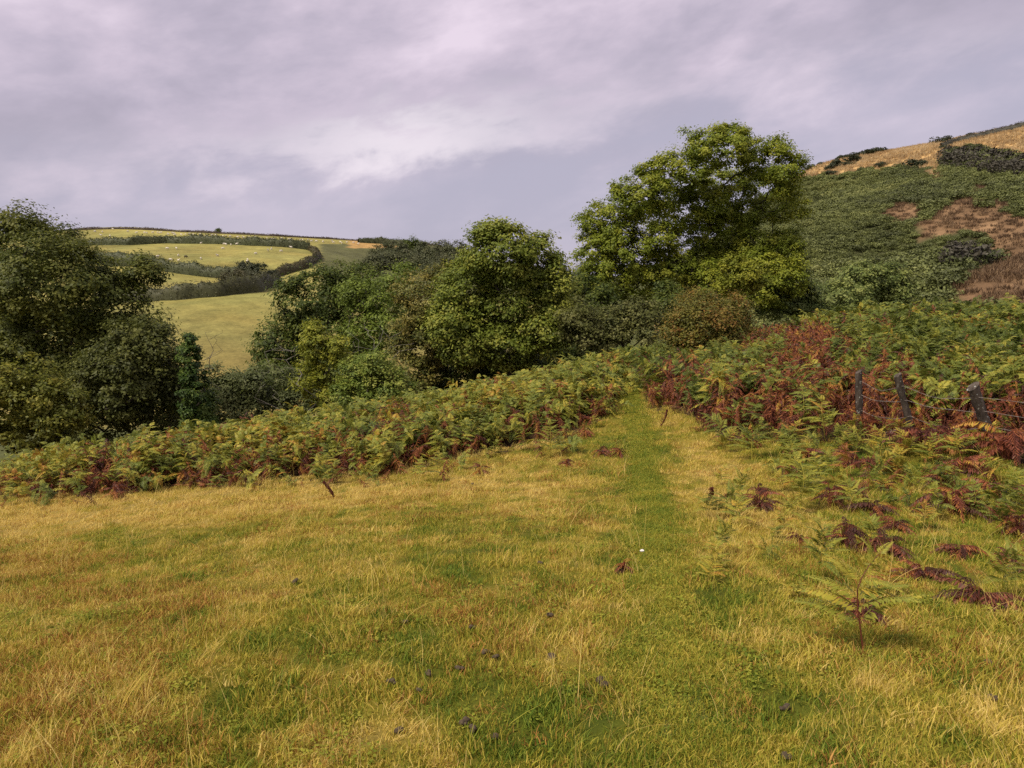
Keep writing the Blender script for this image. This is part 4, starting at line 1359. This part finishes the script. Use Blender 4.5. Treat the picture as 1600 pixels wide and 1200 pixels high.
DC = [(1185, 797, 62, 24, .95), (1300, 790, 60, 34, .88), (1365, 800, 70, 16, .93), (1490, 806, 100, 40, .90), (1385, 868, 90, 26, .95), (1320, 858, 60, 40, .95), (1530, 945, 120, 26, .92),
      (1345, 968, 80, 26, .93), (975, 898, 42, 20, .82), (940, 712, 30, 16, .90), (968, 714, 30, 14, .92), (886, 730, 24, 14, .84), (750, 742, 40, 18, .84), (1575, 720, 110, 50, .86), (1450, 705, 110, 36, .86),
      (1385, 770, 40, 14, .95), (1230, 745, 40, 20, .9), (1590, 840, 70, 36, .92), (1470, 762, 50, 20, .9), (915, 682, 30, 12, .9), (1185, 770, 40, 12, .96), (1140, 690, 40, 16, .95), (180, 782, 40, 28, .86), (40, 768, 40, 14, .95), (1260, 720, 50, 22, .86), (1340, 730, 60, 20, .88), (1400, 830, 60, 18, .9), (1500, 870, 70, 20, .9), (1440, 905, 80, 18, .9), (1560, 780, 80, 26, .86), (1500, 740, 80, 26, .85), (1580, 890, 60, 22, .9), (1250, 850, 40, 14, .92)]
for k, (x, y, wd, hh, tn) in enumerate(DC):
    near = 'on the turf left of the path' if x < 990 else ('on the rough grass before the fence' if y < 850 else 'in the rough grass round the largest fern')
    dead_clump(x, y, wd, hh, 700 + k, tn, ('reddish ' if tn < .89 else 'dark brown ') + 'collapsed dead fern clump ' + near, ('reddish ' if tn < .89 else 'dark ') + 'dead fern clumps ' + near, 22 if wd > 55 else 13)


def curled(px, py, tx, ty, lab, sd_):
    p = hit(px, py)
    q = at(tx, ty, p[1] - .05) - p
    rs = np.random.default_rng(sd_)
    g = Geo()
    t_ = np.linspace(0, 1, 9)
    ax = q[None] * t_[:, None] + np.stack([np.sin(t_ * 3.1) * .03, t_ * 0, np.sin(t_ * 6) * .01 - .03 * (1 - t_)], -1)
    g.tube(ax, np.linspace(.016, .020, 9) * (1 + .3 * np.sin(t_ * 20)), 6, .5)
    for k in range(26):
        f = rs.random(); b0 = q * f
        g.tube([b0, b0 + rs.normal(size=3) * .025], [.006, .003], 3, .4)
    o = ob('curled_dead_frond', g.mesh('curled_dead_frond', M_BR), None, p); o['tone'] = .94
    tag(o, lab, 'dead fern')


curled(1106, 782, 1112, 762, 'dark curled dead frond standing upright in straw grass right of the path', 1)
curled(1122, 780, 1140, 770, 'dark bent dead frond arching over beside the upright curled one', 2)
curled(522, 778, 505, 752, 'dark dead stalk leaning out of the left bracken bank', 3)
curled(1030, 668, 1042, 640, 'dark dead stalk at the bracken corner by the path', 4)

# ------------------------------------------------------------------ fence
M_POST = bark_mat('weathered_post_wood', (.024, .019, .015), (.125, .100, .080), 16, .8)
M_WIRE = flat_mat('rusty_grey_wire', (.12, .095, .08), (.30, .26, .23), 20, .7)
fb = hit(1340, 672)
fence = bpy.data.objects.new('wire_fence', None); COL.objects.link(fence)
fence.location = fb
tag(fence, 'old wire fence of three crooked weathered wooden posts in the bracken', 'fence')
PO = [((1342, 672), (1343, 580), 12.2, .056), ((1432, 684), (1403, 586), 11.5, .054), ((1562, 702), (1519, 604), 10.8, .078)]
tops = []
for k, ((x0, y0), (x1, y1), d_, r_) in enumerate(PO):
    a0 = at(x0, y0, d_); a0[2] = Hs(a0[0], a0[1]) - .15; a1 = at(x1, y1, d_ - .1)
    g = Geo()
    t_ = np.linspace(0, 1, 14)
    rs = np.random.default_rng(40 + k)
    kk = 12
    ax = a0[None] + (a1 - a0)[None] * t_[:, None] + np.stack([np.sin(t_ * 5 + k) * .012, t_ * 0, t_ * 0], -1)
    g.tube(ax, r_ * (1.02 - .1 * t_ + .05 * rs.normal(size=14)), kk, .5)
    V = g.V[0]
    V += rs.normal(size=V.shape) * .004
    V[-kk:, 2] += (V[-kk:, 0] - a1[0]) * .5                # slanted, weathered top
    c_ = V[-kk:].mean(0) + np.array([0, 0, .02])
    g.add(np.concatenate([V[-kk:], [c_]]), [(i, (i + 1) % kk, kk, kk) for i in range(0)] or [(i, i + 1, (i + 2) % kk, kk) for i in range(0, kk, 2)], .5)
    o = ob('post', g.mesh('post', M_POST, True), fence)
    o.matrix_parent_inverse = Matrix.Translation(-fence.location)
    tops.append((a0, a1))
ext0 = tuple(p + np.array([-2.2, 1.2, .05]) for p in tops[0]); ext1 = tuple(p + np.array([2.4, -1.3, 0]) for p in tops[2])
line = tops + [ext1]
for f_ in (.86, .66, .45):
    pts = []
    for i in range(len(line) - 1):
        A = line[i][0] + (line[i][1] - line[i][0]) * f_; B = line[i + 1][0] + (line[i + 1][1] - line[i + 1][0]) * f_
        for q in np.linspace(0, 1, 9)[:-1]:
            p = A + (B - A) * q; p[2] -= (.03 + .07 * abs(math.sin(i * 3.7 + f_ * 9))) * math.sin(q * math.pi) + .008 * math.sin(q * 40 + f_ * 7); p[1] -= .075
            pts.append(p)
    g = Geo(); g.tube(np.array(pts), 0.0034, 4, .5)
    for i in range(2, len(pts) - 1, 1):                     # barbs
        m_ = (pts[i] + pts[i - 1]) / 2
        g.tube([m_ + np.array([0, 0, -.018]), m_ + np.array([.01, 0, .018])], .0028, 3, .5)
    o = ob('wire', g.mesh('wire', M_WIRE), fence); o.matrix_parent_inverse = Matrix.Translation(-fence.location)

# ------------------------------------------------------------------ grass
def grass_mesh(name, n, seed, mat, h=.09, r=.09, wdt=.0045, lean=.6, wind=.25, segs=3):
    rs = np.random.default_rng(seed)
    th = rs.random(n) * 6.283; rad = r * np.sqrt(rs.random(n))
    P0 = np.stack([np.cos(th) * rad, np.sin(th) * rad, np.full(n, -.012)], -1)
    a_ = rs.random(n) * 6.283
    ln = lean * rs.random(n) ** .8
    dh = np.stack([np.cos(a_) * ln + wind, np.sin(a_) * ln, np.zeros(n)], -1)
    hh = h * (.35 + .9 * rs.random(n))
    ph = rs.random(n) * 6.283
    wv = np.stack([np.cos(ph), np.sin(ph), np.zeros(n)], -1) * wdt * .5
    V = []; F = []
    K = segs + 1
    for i in range(K):
        f = i / segs
        c = P0 + np.array([0, 0, 1.0]) * (hh * (f - .30 * ln * f * f))[:, None] + dh * (hh * f * f)[:, None]
        ww = wv * (1 - f * .85)
        V.append(np.stack([c - ww, c + ww], 1))
    V = np.stack(V, 1).reshape(-1, 3)           # n, K, 2
    b0 = (np.arange(n) * K * 2)[:, None]
    F = np.concatenate([np.stack([b0[:, 0] + 2 * i, b0[:, 0] + 2 * i + 1, b0[:, 0] + 2 * i + 3, b0[:, 0] + 2 * i + 2], -1) for i in range(segs)])
    t = rs.random(n)
    return mesh_np(name, V, F, mat, {'tint': np.tile(t, segs)})


M_GR = foliage_mat('turf_grass', DRYSTOPS, inst=True, trans=.30, rough=.6, spec=.15, tintmix=.52)
turf = [source(grass_mesh('turf_pattern', 46, 600 + k, M_GR, .040, .072, .0066, .8, .08)) for k in range(6)]
tall = [source(grass_mesh('tall_grass_pattern', 22, 620 + k, M_GR, .135, .07, .0042, .6, .30, 4)) for k in range(5)]
stalk = [source(grass_mesh('stalk_pattern', 5, 640 + k, M_GR, .30, .06, .0030, .8, .25, 6)) for k in range(5)]


def meadow_pts(n, dmax, x0=-13, x1=13):
    # denser near the viewer's end of the field, thinning with distance
    y = 1.3 + (dmax - 1.3) * rng.random(n) ** 1.25
    x = rng.uniform(-1, 1, n) * (.78 * y + 1.2)
    k = (x > x0) & (x < x1)
    x, y = x[k], y[k]
    lf, rf = left_front(x), right_front(x)
    pxd = path_x(y)
    ok = np.where(x < pxd, y < lf + .6, y < rf + .5) | (np.abs(x - pxd) < .42)
    ok &= y < 22
    return x[ok], y[ok]


def grass_field(name, n, var, sc0, sc1, tonef, label, filt=None, dmax=20, wind=None):
    x, y = meadow_pts(n, dmax)
    if filt is not None:
        k = filt(x, y); x, y = x[k], y[k]
    z = H(x, y)
    m = len(x)
    s = sc0 + (sc1 - sc0) * rng.random(m) ** 1.5
    s = s * (.70 + .6 * fbm(x * 1.3, y * 1.3, 111)) * (.45 + 1.1 * vnoise(x * 7, y * 7, 113))
    sxy = np.maximum(s, .8) * (1 + .35 * sstep(y, 6, 14))
    scatter(name, np.stack([x, y, z], -1), np.stack([rng.normal(size=m) * .12, rng.normal(size=m) * .12, rng.random(m) * 6.283 if wind is None else rng.normal(size=m) * wind], -1),
            np.stack([sxy, sxy, s], -1), tonef(x, y), var, label, 'grass')
    return m


offp = lambda x, y: np.abs(x - path_x(y) + .16 * (fbm(y * 1.1, x * 0, 6) - .5)) > .06 + .20 * rng.random(len(x))
t0 = lambda x, y: np.clip(dry(x, y) * .95 + (vnoise(x * 9, y * 9, 115) - .5) * .40 + rng.normal(size=len(x)) * .13, 0, 1)
c1 = grass_field('meadow_grass', 46000, turf, .75, 1.25, t0, 'short green and straw coloured meadow grass', offp)
c2 = grass_field('long_grass', 6000, tall, .6, 1.1, lambda x, y: np.clip(dry(x, y) + .12 + rng.normal(size=len(x)) * .10, 0, 1), 'longer wispy straw grass standing in the meadow', wind=.9, filt=
                 lambda x, y: offp(x, y) & (rng.random(len(x)) < .15 + 1.1 * sstep(dry(x, y), .45, .85) + .35 * sstep(fbm(x * .9, y * .9, 131), .55, .75)))
c3 = grass_field('grass_stalks', 2000, stalk, .6, 1.15, lambda x, y: np.clip(.78 + rng.normal(size=len(x)) * .12, 0, 1), 'thin pale seed stalks bending over the meadow', offp)
npth = 9000
yq = 1.3 + 21 * rng.random(npth) ** 1.4
xq = path_x(yq) + rng.uniform(-1, 1, npth) * (.08 + .20 * rng.random(npth)) + .10 * (fbm(yq * .8, yq * 0, 6) - .5)
sq = (.55 + .45 * rng.random(npth)) * (.5 + .9 * vnoise(xq * 7, yq * 7, 117))
sxq = np.full(npth, 1.0) * (1 + .35 * sstep(yq, 6, 14))
scatter('path_grass', np.stack([xq, yq, H(xq, yq)], -1), np.stack([rng.normal(size=npth) * .12, rng.normal(size=npth) * .12, rng.random(npth) * 6.3], -1), np.stack([sxq, sxq, sq], -1),
        np.clip(.03 + .42 * fbm(xq * 2.5, yq * 2.5, 141) + .12 * (1 - sstep(yq, 4, 8)) + rng.normal(size=npth) * .09, 0, 1), turf, 'cropped green grass on the trodden path', 'grass')
c4 = npth
M_TH2 = foliage_mat('rusty_thatch', [(0, (.18, .080, .022)), (.5, (.40, .20, .048)), (1, (.62, .38, .12))], inst=True, trans=.2, rough=.7, spec=.1, tintmix=.6)
thatch = [source(grass_mesh('thatch_pattern', 40, 680 + k, M_TH2, .050, .10, .0055, 1.1, .05)) for k in range(4)]
c5_ = grass_field('brown_thatch', 34000, thatch, .7, 1.2, lambda x, y: np.clip(.45 + rng.normal(size=len(x)) * .18, 0, 1), 'patches of rusty brown dead grass in the turf',
                  lambda x, y: offp(x, y) & (rng.random(len(x)) < .05 + .8 * (.25 + .75 * sstep(-x, -1.5, 2.0)) * sstep(fbm(x * .9 + 9, y * .9, 171), .46, .62) * (1 - .5 * sstep(y, 6, 10))))
# low broad leaves (clover, plantain) among the turf
def weed_mesh(name, n, seed, mat):
    rs = np.random.default_rng(seed)
    P = np.stack([rs.normal(size=n) * .045, rs.normal(size=n) * .045, .008 + .022 * rs.random(n)], -1)
    V, F = leaf_quads(P, np.stack([rs.normal(size=n) * .35, rs.normal(size=n) * .35, np.ones(n)], -1), .016 + .012 * rs.random(n), rs, .8, .2)
    return mesh_np(name, V, F, mat, {'tint': rs.random(n)})


M_WEED = foliage_mat('broad_leaf_weeds', [(0, (.12, .16, .018)), (.5, (.22, .25, .028)), (1, (.36, .34, .05))], inst=True, trans=.3, rough=.7, spec=.1, tintmix=.7)
weeds = [source(weed_mesh('weed_pattern', 34, 690 + k, M_WEED)) for k in range(4)]
c6_ = grass_field('clover', 2600, weeds, .5, .9, lambda x, y: np.clip(.5 + rng.normal(size=len(x)) * .22, 0, 1), 'low clover and broad leaved weeds spread through the turf',
                  lambda x, y: rng.random(len(x)) < .08 + .9 * sstep(fbm(x * 1.1 + 4, y * 1.1, 191), .5, .68), 9)
print('grass', c1, c2, c3, c4)
# straw grass on the crest of the right bank
n = 2600
x = rng.uniform(14.0, 26, n); y = rng.uniform(22.5, 27, n)
scatter('crest_grass', np.stack([x, y, H(x, y)], -1), np.stack([rng.normal(size=n) * .1, rng.normal(size=n) * .1, rng.random(n) * 6.3], -1), 2.2 + 1.2 * rng.random(n), np.clip(.82 + rng.normal(size=n) * .1, 0, 1), tall, 'pale dry grass on the crest behind the bracken bank', 'grass')

# ------------------------------------------------------------------ small things lying in the grass
M_DUNG = flat_mat('dry_dung', (.045, .032, .020), (.105, .078, .052), 60, 1.0)
def dung_mesh(k):
    rs = np.random.default_rng(k)
    bm = bmesh.new()
    for q in range(4):
        r = bmesh.ops.create_icosphere(bm, subdivisions=2, radius=.016 + .008 * rs.random())
        c = rs.normal(size=3) * np.array([.018, .016, .006]) + np.array([0, 0, .016])
        for v in r['verts']:
            v.co = Vector([v.co[i] * (1 + .18 * rs.normal()) * (.8 if i == 2 else 1.15) + c[i] for i in range(3)])
    me = bpy.data.meshes.new('dung'); bm.to_mesh(me); bm.free()
    for p in me.polygons: p.use_smooth = True
    me.materials.append(M_DUNG)
    return me


dm = [dung_mesh(k) for k in range(4)]
DU = [(462, 915), (842, 884), (740, 988), (757, 1028), (775, 1034), (858, 1032), (945, 1074), (610, 1074), (655, 1088), (625, 1150), (728, 1138), (738, 1150), (773, 1158), (862, 968), (738, 758), (1228, 1112), (1228, 1190), (1548, 1045), (1548, 1100), (720, 1050), (670, 1066), (632, 980)]
for k, (x, y) in enumerate(DU):
    p = hit(x, y)
    o = ob('dung_dropping', dm[k % 4], None, (p[0], p[1], p[2] + .010)); o.rotation_euler = (0, 0, k * 1.3); s = .55 if k not in (0, 5, 6) else .8
    o.scale = (s, s, s)
    tag(o, 'small dark dung dropping lying in the grass ' + ('right of the path' if x > 1050 else 'left of the path'), 'dung', 'dung droppings ' + ('right' if x > 1050 else 'left') + ' of the path')
p = hit(1003, 871)
bm = bmesh.new(); r = bmesh.ops.create_icosphere(bm, subdivisions=2, radius=.014)
for v in r['verts']: v.co = Vector((v.co.x * 1.2, v.co.y, v.co.z * .7)) * (1 + .12 * math.sin(v.co.x * 300 + v.co.y * 170))
me = bpy.data.meshes.new('white_stone'); bm.to_mesh(me); bm.free(); me.materials.append(flat_mat('white_quartz', (.6, .58, .54), (.8, .78, .74), 60))
tag(ob('white_stone', me, None, (p[0], p[1], p[2] + .05)), 'single small white stone lying in the short grass of the path', 'stone')
